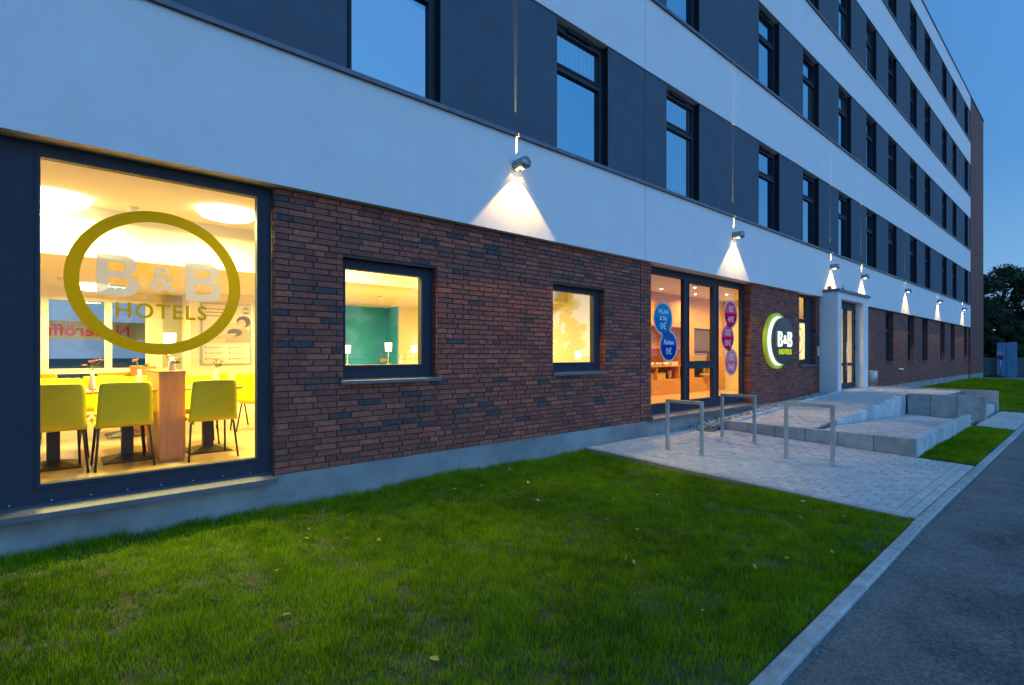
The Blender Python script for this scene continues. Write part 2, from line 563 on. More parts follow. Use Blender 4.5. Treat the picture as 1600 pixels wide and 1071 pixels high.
def glyph_b(name, m, parent, x, y, z, w, h, st, ext=0.004):
    '''heavy grotesque capital B centred on (x, z)'''
    def bowl(x0, x1, z0, z1, n=10):
        r = (z1 - z0) / 2; rx = min(r, (x1 - x0) * .75)
        p = [(x0, z0), (x1 - rx, z0)]
        p += [(x1 - rx + rx * math.sin(math.pi * k / n), z0 + r - r * math.cos(math.pi * k / n)) for k in range(1, n)]
        return p + [(x1 - rx, z1), (x0, z1)]
    zm = h * 0.53
    lo = bowl(0, w, 0, zm + st * 0.0); hi = bowl(0, w * .94, zm, h)
    outer = lo[:-1] + hi[1:]
    hs = st * 0.82
    holes = [bowl(st, w - st, hs, zm - hs * .5), bowl(st, w * .94 - st, zm + hs * .5, h - hs)]
    cu = bpy.data.curves.new(name, 'CURVE'); cu.dimensions = '2D'; cu.fill_mode = 'BOTH'; cu.extrude = ext
    for pts in [outer] + holes:
        sp_ = cu.splines.new('POLY'); sp_.points.add(len(pts) - 1)
        for q, (a, b) in zip(sp_.points, pts): q.co = (a - w / 2, b - h / 2, 0, 1)
        sp_.use_cyclic_u = True
    t = bpy.data.objects.new(name + '_curve', cu); col.objects.link(t)
    dg = bpy.context.evaluated_depsgraph_get()
    me = bpy.data.meshes.new_from_object(t.evaluated_get(dg))
    bpy.data.objects.remove(t)
    me.transform(Matrix.Translation((x, y, z)) @ Matrix.Rotation(R(90), 4, 'X'))
    me.materials.clear(); me.materials.append(m); me.name = name
    return link(bpy.data.objects.new(name, me), parent)

def area(name, parent, loc, size, power, c, rot=(0, 0, 0), spread=180):
    l = bpy.data.lights.new(name, 'AREA')
    l.shape = 'DISK'; l.size = size; l.energy = power; l.color = c; l.spread = R(spread)
    o = bpy.data.objects.new(name, l)
    o.location = loc; o.rotation_euler = rot
    return link(o, parent)

WARM = (1.0, 0.85, 0.27)

# ================================================================== SETTING
SLOPE = 0.031
def gz(x, y):
    return SLOPE * min(0.0, y) if y > -4.45 else SLOPE * -4.45

# wide ground sheet
g = MB()
g.quad((-150, -300, -0.32), (400, -300, -0.32), (400, 300, -0.32), (-150, 300, -0.32))
tag(g.build('ground', mat('rough_ground', (0.05, 0.065, 0.03), 0.95, 0.4, 0.6, 0.4, 8)), kind='structure')

# road
r_ = MB()
r_.box(-30, 46, -12.5, -4.43, -0.30, -0.158)
tag(r_.build('road', M_asph), kind='structure')

# kerb: one row of blocks
kerb = MB().box(-12, 46, -4.425, -4.345, -0.30, -0.16).build('kerb', M_mortar)
tag(kerb, kind='structure')
def kline(x): return -0.0185 * max(0.0, 6.25 - x)
kerb_me = MB().box(0, 0.992, -4.432, -4.335, -0.29, -0.128, bev=0.008).mesh('kerb_stone', M_kerb)
for i in range(-12, 46):
    o = bpy.data.objects.new('kerb_stone', kerb_me)
    o.location = (i + 0.05, kline(i + 0.05) + random.uniform(-0.003, 0.003), random.uniform(-0.004, 0.003))
    o.rotation_euler = (0, 0, 0.0185 if i < 6 else 0)
    link(o, kerb)

def slab(name, x0, x1, y0, y1, z_at, m, thick=0.1, n=1, off=-0.012):
    """sloped bed under paving; z_at(x, y) is the top of the paving"""
    s = MB()
    xs = [x0 + (x1 - x0) * i / n for i in range(n + 1)]
    vs = []
    for x in xs:
        for y in (y0, y1):
            vs.append((x, y, z_at(x, y) + off))
            vs.append((x, y, z_at(x, y) + off - thick))
    fs = []
    for i in range(n):
        a, b = i * 4, i * 4 + 4
        fs += [(a, b, b + 2, a + 2), (a + 1, a + 3, b + 3, b + 1), (a, a + 1, b + 1, b), (a + 2, b + 2, b + 3, a + 3)]
    fs += [(0, 2, 3, 1), (n * 4, n * 4 + 1, n * 4 + 3, n * 4 + 2)]
    s.add(vs, fs)
    return tag(s.build(name, m), kind='structure')

def paver_list(x0, x1, y0, y1, px=0.16, py=0.20):
    out = []
    nx = max(1, round((x1 - x0) / px)); px = (x1 - x0) / nx
    for i in range(nx):
        xa = x0 + i * px
        off = (0.5 if i % 2 else 0.0) * py
        y = y1 + off
        while y > y0 + 0.02:
            ya, yb = max(y0, y - py), min(y1, y)
            if yb - ya > 0.04: out.append((xa, xa + px, ya, yb))
            y -= py
    return out

PAV_CACHE = {}
def lay_pavers(lst, z_at, parent, n_single, gap=0.0035):
    """n_single pavers as parts of their own (nearest first), the rest as one part"""
    lst = sorted(lst, key=lambda p: (p[0]) ** 2 + ((p[2]) + 5.6) ** 2)
    rest = MB()
    for i, (xa, xb, ya, yb) in enumerate(lst):
        mi = random.choices(range(4), (5, 4, 4, 2))[0]
        dz = random.uniform(-0.0022, 0.0022)
        tx, ty = random.uniform(-0.006, 0.006), random.uniform(-0.006, 0.006)
        cx_, cy_ = (xa + xb) / 2, (ya + yb) / 2
        z = z_at(cx_, cy_) + dz
        sx = (z_at(cx_ + .1, cy_) - z_at(cx_ - .1, cy_)) / .2
        sy = (z_at(cx_, cy_ + .1) - z_at(cx_, cy_ - .1)) / .2
        w, h = round(xb - xa - 2 * gap, 3), round(yb - ya - 2 * gap, 3)
        if i < n_single:
            k = (w, h, mi)
            if k not in PAV_CACHE:
                s = MB()
                b = 0.004
                vs = [(-w/2, -h/2, -0.03), (w/2, -h/2, -0.03), (w/2, h/2, -0.03), (-w/2, h/2, -0.03),
                      (-w/2, -h/2, -b), (w/2, -h/2, -b), (w/2, h/2, -b), (-w/2, h/2, -b),
                      (-w/2+b, -h/2+b, 0), (w/2-b, -h/2+b, 0), (w/2-b, h/2-b, 0), (-w/2+b, h/2-b, 0)]
                fs = []
                for a in (0, 4):
                    for q in range(4):
                        fs.append((a + q, a + (q + 1) % 4, a + 4 + (q + 1) % 4, a + 4 + q))
                fs.append((8, 9, 10, 11))
                PAV_CACHE[k] = s.add(vs, fs).mesh('paver', PV[mi])
            o = bpy.data.objects.new('paver', PAV_CACHE[k])
            o.location = (cx_, cy_, z)
            o.rotation_euler = (math.atan(sy) + tx, -math.atan(sx) + ty, random.uniform(-0.004, 0.004))
            link(o, parent)
        else:
            b = 0.004
            def P(x, y, d=0.0): return (x, y, z + (x - cx_) * (sx + tx) + (y - cy_) * (sy + ty) - d)
            x0, x1, y0, y1 = xa + gap, xb - gap, ya + gap, yb - gap
            vs = [P(x0, y0, .02), P(x1, y0, .02), P(x1, y1, .02), P(x0, y1, .02),
                  P(x0 + b, y0 + b), P(x1 - b, y0 + b), P(x1 - b, y1 - b), P(x0 + b, y1 - b)]
            rest.add(vs, [(0, 1, 5, 4), (1, 2, 6, 5), (2, 3, 7, 6), (3, 0, 4, 7), (4, 5, 6, 7)], mi)
    if rest.f:
        o = rest.build('paver', PV, parent)
        o['kind'] = 'stuff'

# forecourt with the bicycle stands
zA = lambda x, y: SLOPE * y
fore = slab('forecourt', 6.25, 9.9, -4.33, 0.11, zA, M_sand)
lst = paver_list(6.36, 9.86, -4.12, 0.08)
# border rows: a course along the kerb and a thin edging strip along the lawn
x = 6.36
while x < 9.8:
    lst.append((x, min(9.86, x + 0.2), -4.325, -4.222)); lst.append((x, min(9.86, x + 0.2), -4.222, -4.12))
    x += 0.2
lay_pavers(lst, zA, fore, 298)
ed = MB()
y = -4.33
edge_me = MB().box(6.255, 6.305, 0, 0.986, -0.12, 0.003, bev=0.004)
k = 0
while y < 0.05:
    y2 = min(0.1, y + 1.0)
    s = MB().box(6.27, 6.345, y, y2 - 0.008, -0.12, 0.0, bev=0.004)
    s.v = [(a, b, c + SLOPE * b + (0.0 if c < -0.05 else 0.001)) for a, b, c in s.v]
    s.build('edging_stone', M_kerb, fore)
    y = y2

# outer path strip between the low wall and the stepped wall (wheelchair ramp, lower run)
def zLow(x, y):
    t = min(1, max(0, (x - 11.2) / (16.5 - 11.2)))
    return 0.115 * (1 - t) + (-0.085) * t + SLOPE * (min(y, -2.1) + 2.1) * t
low = slab('ramp_lower_path', 10.02, 16.545, -3.50, -2.06, zLow, M_sand, n=8)
lay_pavers(paver_list(10.04, 16.54, -3.49, -2.07), zLow, low, 0)
# upper run beside the building up to the door
def zUp(x, y):
    t = min(1, max(0, (x - 10.0) / (16.3 - 10.0)))
    return 0.10 + 0.33 * t
up = slab('ramp_upper_path', 10.02, 16.67, -1.945, -0.50, zUp, M_sand, n=8)
lay_pavers(paver_list(10.04, 16.66, -1.94, -0.51), zUp, up, 0)
def zLand(x, y): return 0.432
land = slab('entrance_landing', 16.675, 19.5, -2.8, 0.1, zLand, M_sand, thick=0.5)
lay_pavers(paver_list(16.68, 19.49, -2.79, -0.1), zLand, land, 0)
zC = lambda x, y: SLOPE * y
pc = slab('side_pavement', 15.1, 20.9, -4.33, -3.62, zC, M_sand)
lay_pavers(paver_list(15.11, 20.89, -4.32, -3.63), zC, pc, 0)

# lawn base with gentle undulation
def lawn(name, x0, x1, y0, y1, step, base):
    nx, ny = max(2, int((x1 - x0) / step)), max(2, int((y1 - y0) / step))
    s = MB(); vs = []
    for j in range(ny + 1):
        for i in range(nx + 1):
            x = x0 + (x1 - x0) * i / nx; y = y0 + (y1 - y0) * j / ny
            vs.append((x, y, lawn_z(x, y, base)))
    fs = [(j * (nx + 1) + i, j * (nx + 1) + i + 1, (j + 1) * (nx + 1) + i + 1, (j + 1) * (nx + 1) + i) for j in range(ny) for i in range(nx)]
    s.add(vs, fs, 0, True)
    return tag(s.build(name, M_soil), kind='structure')
def lawn_z(x, y, base=-0.075):
    return base + 0.018 * y + 0.012 * math.sin(x * 2.1 + y) + 0.009 * math.sin(3.3 * y - x * 1.3) + 0.004 * math.sin(9 * x + 5 * y)
lawn('lawn', -6, 6.262, -4.425, 0.13, 0.12, -0.075)
lawn('lawn_strip', 10.0, 15.1, -4.34, -3.6, 0.12, -0.055)
lawn('lawn_far', 19.7, 43.2, -4.34, 0.13, 0.5, -0.03)

# grass blades
def grass_mat():
    m = bpy.data.materials.new('grass_blades')
    m.use_nodes = True
    nt = m.node_tree
    nt.nodes.clear()
    out = nt.nodes.new('ShaderNodeOutputMaterial')
    at = nt.nodes.new('ShaderNodeAttribute'); at.attribute_name = 'tone'
    r = nt.nodes.new('ShaderNodeValToRGB')
    e = r.color_ramp.elements
    e[0].position = 0; e[0].color = (0.060, 0.13, 0.003, 1)
    e[1].position = 1; e[1].color = (0.32, 0.27, 0.10, 1)
    for p, c in ((0.35, (0.17, 0.31, 0.003, 1)), (0.75, (0.30, 0.46, 0.004, 1)), (0.93, (0.34, 0.46, 0.01, 1))):
        q = e.new(p); q.color = c
    nt.links.new(at.outputs['Fac'], r.inputs[0])
    d = nt.nodes.new('ShaderNodeBsdfDiffuse'); t = nt.nodes.new('ShaderNodeBsdfTranslucent')
    gl = nt.nodes.new('ShaderNodeBsdfGlossy'); gl.inputs['Roughness'].default_value = 0.5
    nt.links.new(r.outputs[0], d.inputs[0]); nt.links.new(r.outputs[0], t.inputs[0])
    mx = nt.nodes.new('ShaderNodeMixShader'); mx.inputs[0].default_value = 0.4
    nt.links.new(d.outputs[0], mx.inputs[1]); nt.links.new(t.outputs[0], mx.inputs[2])
    m2 = nt.nodes.new('ShaderNodeMixShader'); m2.inputs[0].default_value = 0.006
    nt.links.new(mx.outputs[0], m2.inputs[1]); nt.links.new(gl.outputs[0], m2.inputs[2])
    nt.links.new(m2.outputs[0], out.inputs[0])
    return m
M_grass = grass_mat()

def vnoise(x, y, s, seed):
    """cheap smooth value noise on numpy arrays, 0..1"""
    g_ = np.random.default_rng(seed).random((64, 64))
    u, v = x * s, y * s
    i, j = np.floor(u).astype(int), np.floor(v).astype(int)
    a, b = u - i, v - j
    a = a * a * (3 - 2 * a); b = b * b * (3 - 2 * b)
    G = lambda p, q: g_[p % 64, q % 64]
    return (G(i, j) * (1 - a) + G(i + 1, j) * a) * (1 - b) + (G(i, j + 1) * (1 - a) + G(i + 1, j + 1) * a) * b

def blades(name, xs, ys, zs, h, w, tone, bend=0.5):
    n = len(xs)
    ang = rng.uniform(0, 2 * np.pi, n)
    dx, dy = np.cos(ang), np.sin(ang)
    la = rng.uniform(0, 2 * np.pi, n); lean = rng.uniform(0.05, bend, n) * h
    lx, ly = np.cos(la) * lean, np.sin(la) * lean
    V = np.zeros((n, 5, 3), np.float32)
    V[:, 0] = np.stack([xs - dx * w / 2, ys - dy * w / 2, zs], 1)
    V[:, 1] = np.stack([xs + dx * w / 2, ys + dy * w / 2, zs], 1)
    V[:, 2] = np.stack([xs + dx * w * .4 + lx * .35, ys + dy * w * .4 + ly * .35, zs + h * .55], 1)
    V[:, 3] = np.stack([xs - dx * w * .4 + lx * .35, ys - dy * w * .4 + ly * .35, zs + h * .55], 1)
    V[:, 4] = np.stack([xs + lx, ys + ly, zs + h], 1)
    me = bpy.data.meshes.new(name)
    me.vertices.add(n * 5)
    me.vertices.foreach_set('co', V.ravel())
    base = (np.arange(n) * 5)[:, None]
    loops = np.concatenate([base + np.array([0, 1, 2, 3]), base + np.array([3, 2, 4])], 1).astype(np.int32)
    me.loops.add(n * 7)
    me.loops.foreach_set('vertex_index', loops.ravel())
    me.polygons.add(n * 2)
    st = (np.arange(n) * 7)[:, None] + np.array([0, 4])
    me.polygons.foreach_set('loop_start', st.ravel().astype(np.int32))
    me.update(calc_edges=True)
    a = me.attributes.new('tone', 'FLOAT', 'POINT')
    a.data.foreach_set('value', np.repeat(tone, 5).astype(np.float32))
    me.materials.append(M_grass)
    o = bpy.data.objects.new(name, me)
    link(o)
    return tag(o, kind='stuff')

def grass_patch(name, label, x0, x1, y0, y1, n, hmin, hmax, w, base, near_wall=False):
    xs = rng.uniform(x0, x1, n); ys = rng.uniform(y0, y1, n)
    cl = vnoise(xs + 50, ys + 50, 3.1, 3) * 0.4 + vnoise(xs + 50, ys + 50, 12, 4) * 0.35 + vnoise(xs + 50, ys + 50, 26, 5) * 0.25
    keep = rng.random(n) < np.clip((cl - 0.20) * 4.0, 0.30, 1)
    if near_wall:
        keep &= ys > -4.33 - 0.0185 * np.maximum(0, 6.25 - xs)
    xs, ys, cl = xs[keep], ys[keep], cl[keep]
    n = len(xs)
    zs = base + 0.018 * ys + 0.012 * np.sin(xs * 2.1 + ys) + 0.009 * np.sin(3.3 * ys - xs * 1.3) + 0.004 * np.sin(9 * xs + 5 * ys) - 0.004
    h = (hmin + (hmax - hmin) * rng.random(n) ** 1.4) * (0.5 + 0.95 * cl)
    if near_wall:
        h *= 1 + 1.1 * np.clip((ys + 0.22) / 0.3, 0, 1) * rng.random(n)
    edge = np.minimum(np.abs(xs - x1), np.abs(ys - y0))
    h *= np.clip(0.55 + edge * 4, 0.55, 1)
    tone = np.clip(0.36 * vnoise(xs + 20, ys + 9, 1.3, 8) + 0.42 * vnoise(xs + 20, ys + 9, 9, 9) + rng.normal(0.02, 0.17, n), 0, 0.9)
    tone = np.where(rng.random(n) < 0.035, 1.0, tone)
    o = blades(name, xs, ys, zs, h, w * rng.uniform(0.6, 1.25, n), tone)
    return tag(o, label, 'grass')
# nearest wedge dense, further parts lighter
grass_patch('grass', 'mown green lawn between the building and the kerb in the foreground', -1.2, 6.25, -4.43, 0.11, 445000, 0.026, 0.066, 0.0045, -0.075, True)
grass_patch('grass', 'small strip of lawn between the low palisade wall and the kerb', 10.03, 15.08, -4.33, -3.62, 42000, 0.025, 0.06, 0.006, -0.055)
grass_patch('grass', 'far lawn beyond the entrance steps along the brick wing', 19.75, 43.1, -4.33, 0.08, 85000, 0.04, 0.085, 0.016, -0.03)

# fallen leaves on the lawn
def leaf_mesh(cm):
    s = MB()
    vs = [(0, 0, 0), (0.018, -0.012, .004), (0.036, -0.014, .007), (0.058, 0, .004), (0.036, 0.014, .009), (0.018, 0.012, .006), (0.03, 0, 0.0)]
    s.add(vs, [(0, 1, 6), (1, 2, 6), (2, 3, 6), (3, 4, 6), (4, 5, 6), (5, 0, 6)])
    return s.mesh('fallen_leaf', cm)
LM = [leaf_mesh(mat('leaf_ochre', (0.55, 0.36, 0.07), 0.7)), leaf_mesh(mat('leaf_brown', (0.26, 0.15, 0.07), 0.7)), leaf_mesh(mat('leaf_pale', (0.46, 0.42, 0.34), 0.7))]
leafdesc = ['dry ochre yellow leaf lying on the lawn', 'dry dark brown leaf lying on the lawn', 'pale bleached leaf lying on the lawn']
for i in range(48):
    k = random.choices((0, 1, 2), (4, 3, 3))[0]
    x, y = random.uniform(0.6, 6.1), random.uniform(-4.2, -0.2)
    o = bpy.data.objects.new('fallen_leaf', LM[k])
    o.location = (x, y, lawn_z(x, y) + random.uniform(0.022, 0.04))
    o.rotation_euler = (random.uniform(-.5, .5), random.uniform(-.5, .5), random.uniform(0, 6.3))
    s_ = random.uniform(0.7, 1.25); o.scale = (s_, s_, s_)
    link(o)
    tag(o, leafdesc[k], 'leaf', ['ochre fallen leaves', 'brown fallen leaves', 'pale fallen leaves'][k] + ' on the lawn')

# low broad-leaved weeds in the turf, and grit along the kerb
def weeds():
    s = MB()
    for i in range(230):
        x, y = random.uniform(-0.6, 6.1), random.uniform(-4.25, 0.05)
        if random.random() < 0.35: y = random.uniform(-0.25, 0.08)
        z = lawn_z(x, y) + random.uniform(0.006, 0.022)
        for k in range(random.randint(5, 9)):
            a = random.uniform(0, 6.28); r = random.uniform(0.014, 0.034); w = r * random.uniform(.2, .34); up = random.uniform(.1, .7) * r
            dx, dy = math.cos(a), math.sin(a)
            p = (x + random.uniform(-.02, .02), y + random.uniform(-.02, .02), z)
            s.add([p, (p[0] + dx * r * .55 - dy * w, p[1] + dy * r * .55 + dx * w, z + up * .7), (p[0] + dx * r, p[1] + dy * r, z + up), (p[0] + dx * r * .55 + dy * w, p[1] + dy * r * .55 - dx * w, z + up * .7)], [(0, 1, 2, 3)], random.choices((0, 1, 2), (5, 3, 1))[0])
    o = s.build('weeds', [mat('weed_leaf', (0.045, 0.12, 0.012), .8, spec=.2), mat('weed_leaf_grey', (0.07, 0.12, 0.035), .8, spec=.2), mat('dry_weed', (0.20, 0.15, 0.08), .8, spec=.2)])
    tag(o, 'scattered low broad-leaved weeds growing in the near lawn', 'weeds', kind='stuff')
weeds()

# gravel strip along the facade
def stones(name, label, n, fn, parent=None, smin=0.012, smax=0.026, k_=1.0):
    gm = [mat(('gravel_' if k_ == 1 else 'grit_') + t, tuple(v * k_ for v in c), 0.8, 0.2, 30) for t, c in (('grey', (0.42, 0.40, 0.37)), ('tan', (0.50, 0.37, 0.26)), ('pale', (0.66, 0.63, 0.58)), ('dark', (0.2, 0.19, 0.18)))]
    phi = (1 + 5 ** .5) / 2
    iv = [Vector(v).normalized() for v in [(-1, phi, 0), (1, phi, 0), (-1, -phi, 0), (1, -phi, 0), (0, -1, phi), (0, 1, phi), (0, -1, -phi), (0, 1, -phi), (phi, 0, -1), (phi, 0, 1), (-phi, 0, -1), (-phi, 0, 1)]]
    ifc = [(0, 11, 5), (0, 5, 1), (0, 1, 7), (0, 7, 10), (0, 10, 11), (1, 5, 9), (5, 11, 4), (11, 10, 2), (10, 7, 6), (7, 1, 8), (3, 9, 4), (3, 4, 2), (3, 2, 6), (3, 6, 8), (3, 8, 9), (4, 9, 5), (2, 4, 11), (6, 2, 10), (8, 6, 7), (9, 8, 1)]
    s = MB()
    for i in range(n):
        x, y, z = fn()
        r = random.uniform(smin, smax)
        a = random.uniform(0, 6.28); ca, sa = math.cos(a), math.sin(a)
        ex, ey, ez = random.uniform(.8, 1.5), random.uniform(.7, 1.1), random.uniform(.5, .8)
        vs = []
        for v in iv:
            px, py, pz = v.x * r * ex, v.y * r * ey, v.z * r * ez
            vs.append((x + px * ca - py * sa, y + px * sa + py * ca, z + pz))
        s.add(vs, ifc, random.choices(range(4), (4, 4, 3, 3))[0])
    o = s.build(name, gm, parent)
    return tag(o, label, 'gravel', kind='stuff')
def zGrav(x):
    t = min(1, max(0, (x - 9.75) / (16.4 - 9.75)))
    if x < 9.75: return -0.005 + 0.10 * max(0, (x - 9.2) / 0.55)
    return 0.095 + 0.275 * t
gb = MB()
xs_ = [9.0, 9.35, 9.75, 11, 12.5, 14, 15.5, 16.5]
for i in range(len(xs_) - 1):
    a, b = xs_[i], xs_[i + 1]
    ya, yb = (-0.05 if a < 9.1 else -0.40), -0.40
    gb.quad((a, ya, zGrav(a) - 0.03), (b, yb, zGrav(b) - 0.03), (b, 0.12, zGrav(b) - 0.01), (a, 0.12, zGrav(a) - 0.01))
tag(gb.build('gravel_bed', mat('gravel_bed_fines', (0.16, 0.14, 0.12), 0.95, 0.4, 40, 0.5, 90)), kind='structure')
def gfn():
    while True:
        x = random.uniform(9.12, 16.5)
        if random.random() > (1.15 - x / 40): continue
        y = random.uniform(-0.385, 0.10)
        if x < 9.75 and y < -0.40 * (x - 9.0) / 0.75: continue
        return x, y, zGrav(x) + random.uniform(-0.012, 0.014)
def rfn():
    x = random.uniform(1.5, 9.0)
    return x, -4.445 - abs(random.gauss(0, 0.10)), -0.156
stones('grit', 'fine grit gathered on the asphalt along the kerb', 900, rfn, smin=0.003, smax=0.007, k_=0.5)
stones('gravel', 'strip of mixed river gravel between the plinth and the ramp edging', 4200, gfn)

# ================================================================== HOTEL BUILDING
hotel = empty('hotel_building', (0, 0, 0))
tag(hotel, 'long hotel with white plaster bands, anthracite strips and a clinker brick ground floor', 'building')
XL, XR, XT = -9.0, 41.78, 46.95
BY = 0.10      # brick face
LEV = [4.60, 8.01, 11.37, 14.78]       # sills of the upper strips
HEAD = [6.64, 9.99, 13.36, 16.69]
ROOF = 17.66

# white bands, split at the expansion joint
bands = [(3.20, 4.56), (HEAD[0], LEV[1] - 0.04), (HEAD[1], LEV[2] - 0.04), (HEAD[2], LEV[3] - 0.04), (HEAD[3], ROOF - 0.05)]
for z0, z1 in bands:
    for x0, x1 in ((XL, 7.746), (7.754, XR)):
        bx('plaster_band', M_white, hotel, x0, x1, 0.0, 0.34, z0, z1)
    bx('expansion_joint', M_frame, hotel, 7.7461, 7.7539, 0.010, 0.3, z0, z1)
bx('roof_coping', M_sill, hotel, XL, XT + 0.04, -0.04, 0.5, ROOF - 0.048, ROOF + 0.02)
bx('roof', M_sill, hotel, XL, XT, 0.5, 12, ROOF - 0.4, ROOF - 0.15)

# window columns
WX = [(-0.95, 0.24), (2.314, 3.501), (5.54, 6.735), (8.451, 9.63), (12.345, 13.52), (15.065, 16.25), (17.92, 19.11), (20.75, 21.93), (23.49, 24.68),
      (26.85, 28.02), (29.56, 30.72), (33.41, 34.58), (36.15, 37.31), (39.83, 41.0)]
for z0, z1 in zip(LEV, HEAD):
    prev = XL
    for a, b in WX + [(XR, XR)]:
        segs = [(prev, a)]
        if prev < 7.75 < a: segs = [(prev, 7.744), (7.756, a)]
        for p, q in segs:
            if q - p > 0.02:
                bx('anthracite_wall', M_dark, hotel, p, q, 0.022, 0.34, z0 + 0.0, z1)
        prev = b
    bx('expansion_joint', M_frame, hotel, 7.7441, 7.7559, 0.04, 0.3, z0, z1)
    # projecting sill cover along the whole band
    s = MB()
    x = XL
    segx = [XL] + [3.6 + 3.0 * k for k in range(-3, 13)] + [XR]
    segx = sorted(set([v for v in segx if XL <= v <= XR]))
    for i in range(len(segx) - 1):
        s = MB()
        a, b = segx[i] + 0.002, segx[i + 1] - 0.002
        vs = []
        for x in (a, b):
            vs += [(x, 0.02, z0 - 0.04), (x, -0.045, z0 - 0.05), (x, -0.045, z0 - 0.0), (x, 0.021, z0 + 0.014), (x, -0.038, z0 - 0.06), (x, -0.034, z0 - 0.05)]
        s.add(vs, [(1, 2, 8, 7), (2, 3, 9, 8), (0, 1, 7, 6), (0, 3, 2, 1), (6, 7, 8, 9), (0, 6, 9, 3)])
        s.build('band_sill', M_sill, hotel)

# window prototype (1.19 wide, Z 0..2.04): frame part with panes and vent
def window_unit(name, w, h, sashes, parent, loc, y, pane_mat, fr=0.075, vent=False, depth=0.07):
    """sashes: list of (x0,x1,z0,z1) glass rectangles inside 0..w x 0..h"""
    s = MB()
    xs = sorted({0, w} | {v for q in sashes for v in (q[0], q[1])})
    zs = sorted({0, h} | {v for q in sashes for v in (q[2], q[3])})
    for i in range(len(xs) - 1):
        for j in range(len(zs) - 1):
            cx_, cz_ = (xs[i] + xs[i + 1]) / 2, (zs[j] + zs[j + 1]) / 2
            if any(q[0] < cx_ < q[1] and q[2] < cz_ < q[3] for q in sashes): continue
            s.box(xs[i], xs[i + 1], 0, depth, zs[j], zs[j + 1])
    for q in sashes:     # raised glazing beads / sash profile
        t = 0.028
        a, b, c, d = q
        s.box(a - t, a, -0.016, 0.001, c - t, d + t); s.box(b, b + t, -0.016, 0.001, c - t, d + t)
        s.box(a, b, -0.016, 0.001, c - t, c); s.box(a, b, -0.016, 0.001, d, d + t)
    me = s.mesh(name, M_frame)
    o = bpy.data.objects.new(name, me)
    o.location = (loc[0], y, loc[1])
    link(o, parent)
    for q in sashes:
        p = MB().quad((q[0], depth * 0.45, q[2]), (q[1], depth * 0.45, q[2]), (q[1], depth * 0.45, q[3]), (q[0], depth * 0.45, q[3])).build('pane', pane_mat, o)
    if vent:
        v = MB().box(w * 0.26, w * 0.72, -0.05, -0.001, h - 0.075, h - 0.03, bev=0.012).build('vent', M_black, o)
    return o
M_lin = mat('dark_window_lining', (0.016, 0.018, 0.024), 0.65, spec=0.2)
proto = None
WU = []
for z0, z1 in zip(LEV, HEAD):
    h = z1 - z0
    for i, (a, b) in enumerate(WX):
        if proto is None:
            proto = window_unit('window', 1.18, h, [(0.10, 1.08, 0.09, 1.30), (0.10, 1.08, 1.42, h - 0.13)], hotel, (a, z0), 0.145, M_glass_up, vent=True)
            MB().box(1.176, 1.1795, -0.120, -0.0005, 0.012, h - 0.001).build('lining', M_lin, proto)
            MB().box(0.0005, 0.004, -0.120, -0.0005, 0.012, h - 0.001).build('lining', M_lin, proto)
            o = proto
        else:
            o = copy_tree(proto, hotel)
            o.location = (a, 0.145, z0)
        o.scale = ((b - a) / 1.18, 1, h / (HEAD[0] - LEV[0]))
        WU.append(o)
    # reveals behind the strip plane, to the back of the frames
    bx('window_backing', M_black, hotel, XL, XR, 0.30, 0.335, z0 + 0.001, z1 - 0.001)

# unseen solid black box inside, so that the upper floors are not hollow
bx('upper_core', M_black, hotel, XL, XT - 0.3, 0.342, 11.5, 4.62, ROOF - 0.42)
bx('end_wall', M_farbrick, hotel, XT - 0.3, XT, 0.35, 12, 0.25, ROOF - 0.05)
bx('end_wall_base', M_plinth, hotel, XT - 0.3, XT - 0.01, 0.35, 12, -0.3, 0.249)

# brick tower at the far end
bx('brick_tower', M_farbrick, hotel, XR + 0.001, XT, -0.001, 0.349, 0.25, ROOF - 0.05)
bx('tower_plinth', M_plinth, hotel, XR + 0.002, XT - 0.006, 0.006, 0.349, -0.3, 0.249)

# plinth
bx('plinth', M_plinth, hotel, XL, 16.52, BY + 0.014, 0.42, -0.35, 0.278)
bx('plinth', M_plinth, hotel, 19.42, XR, BY + 0.014, 0.42, -0.35, 0.278)

# ---- clinker brick walls with individual slips
BW, BH, BG = 0.2486, 0.06455, 0.0055
brick_cache = {}
def slip(w, mi):
    k = (round(w, 3), mi)
    if k not in brick_cache:
        s = MB(); h = BH - 2 * BG; b = 0.0025; w = k[0]
        vs = [(0, 0.02, 0), (w, 0.02, 0), (w, 0.02, h), (0, 0.02, h), (0, b, 0), (w, b, 0), (w, b, h), (0, b, h),
              (b, 0, b), (w - b, 0, b), (w - b, 0, h - b), (b, 0, h - b)]
        fs = []
        for a in (0, 4):
            for q in range(4):
                fs.append((a + q, a + (q + 1) % 4, a + 4 + (q + 1) % 4, a + 4 + q))
        fs.append((8, 9, 10, 11))
        brick_cache[k] = s.add(vs, fs).mesh('brick', BR[mi])
    return brick_cache[k]

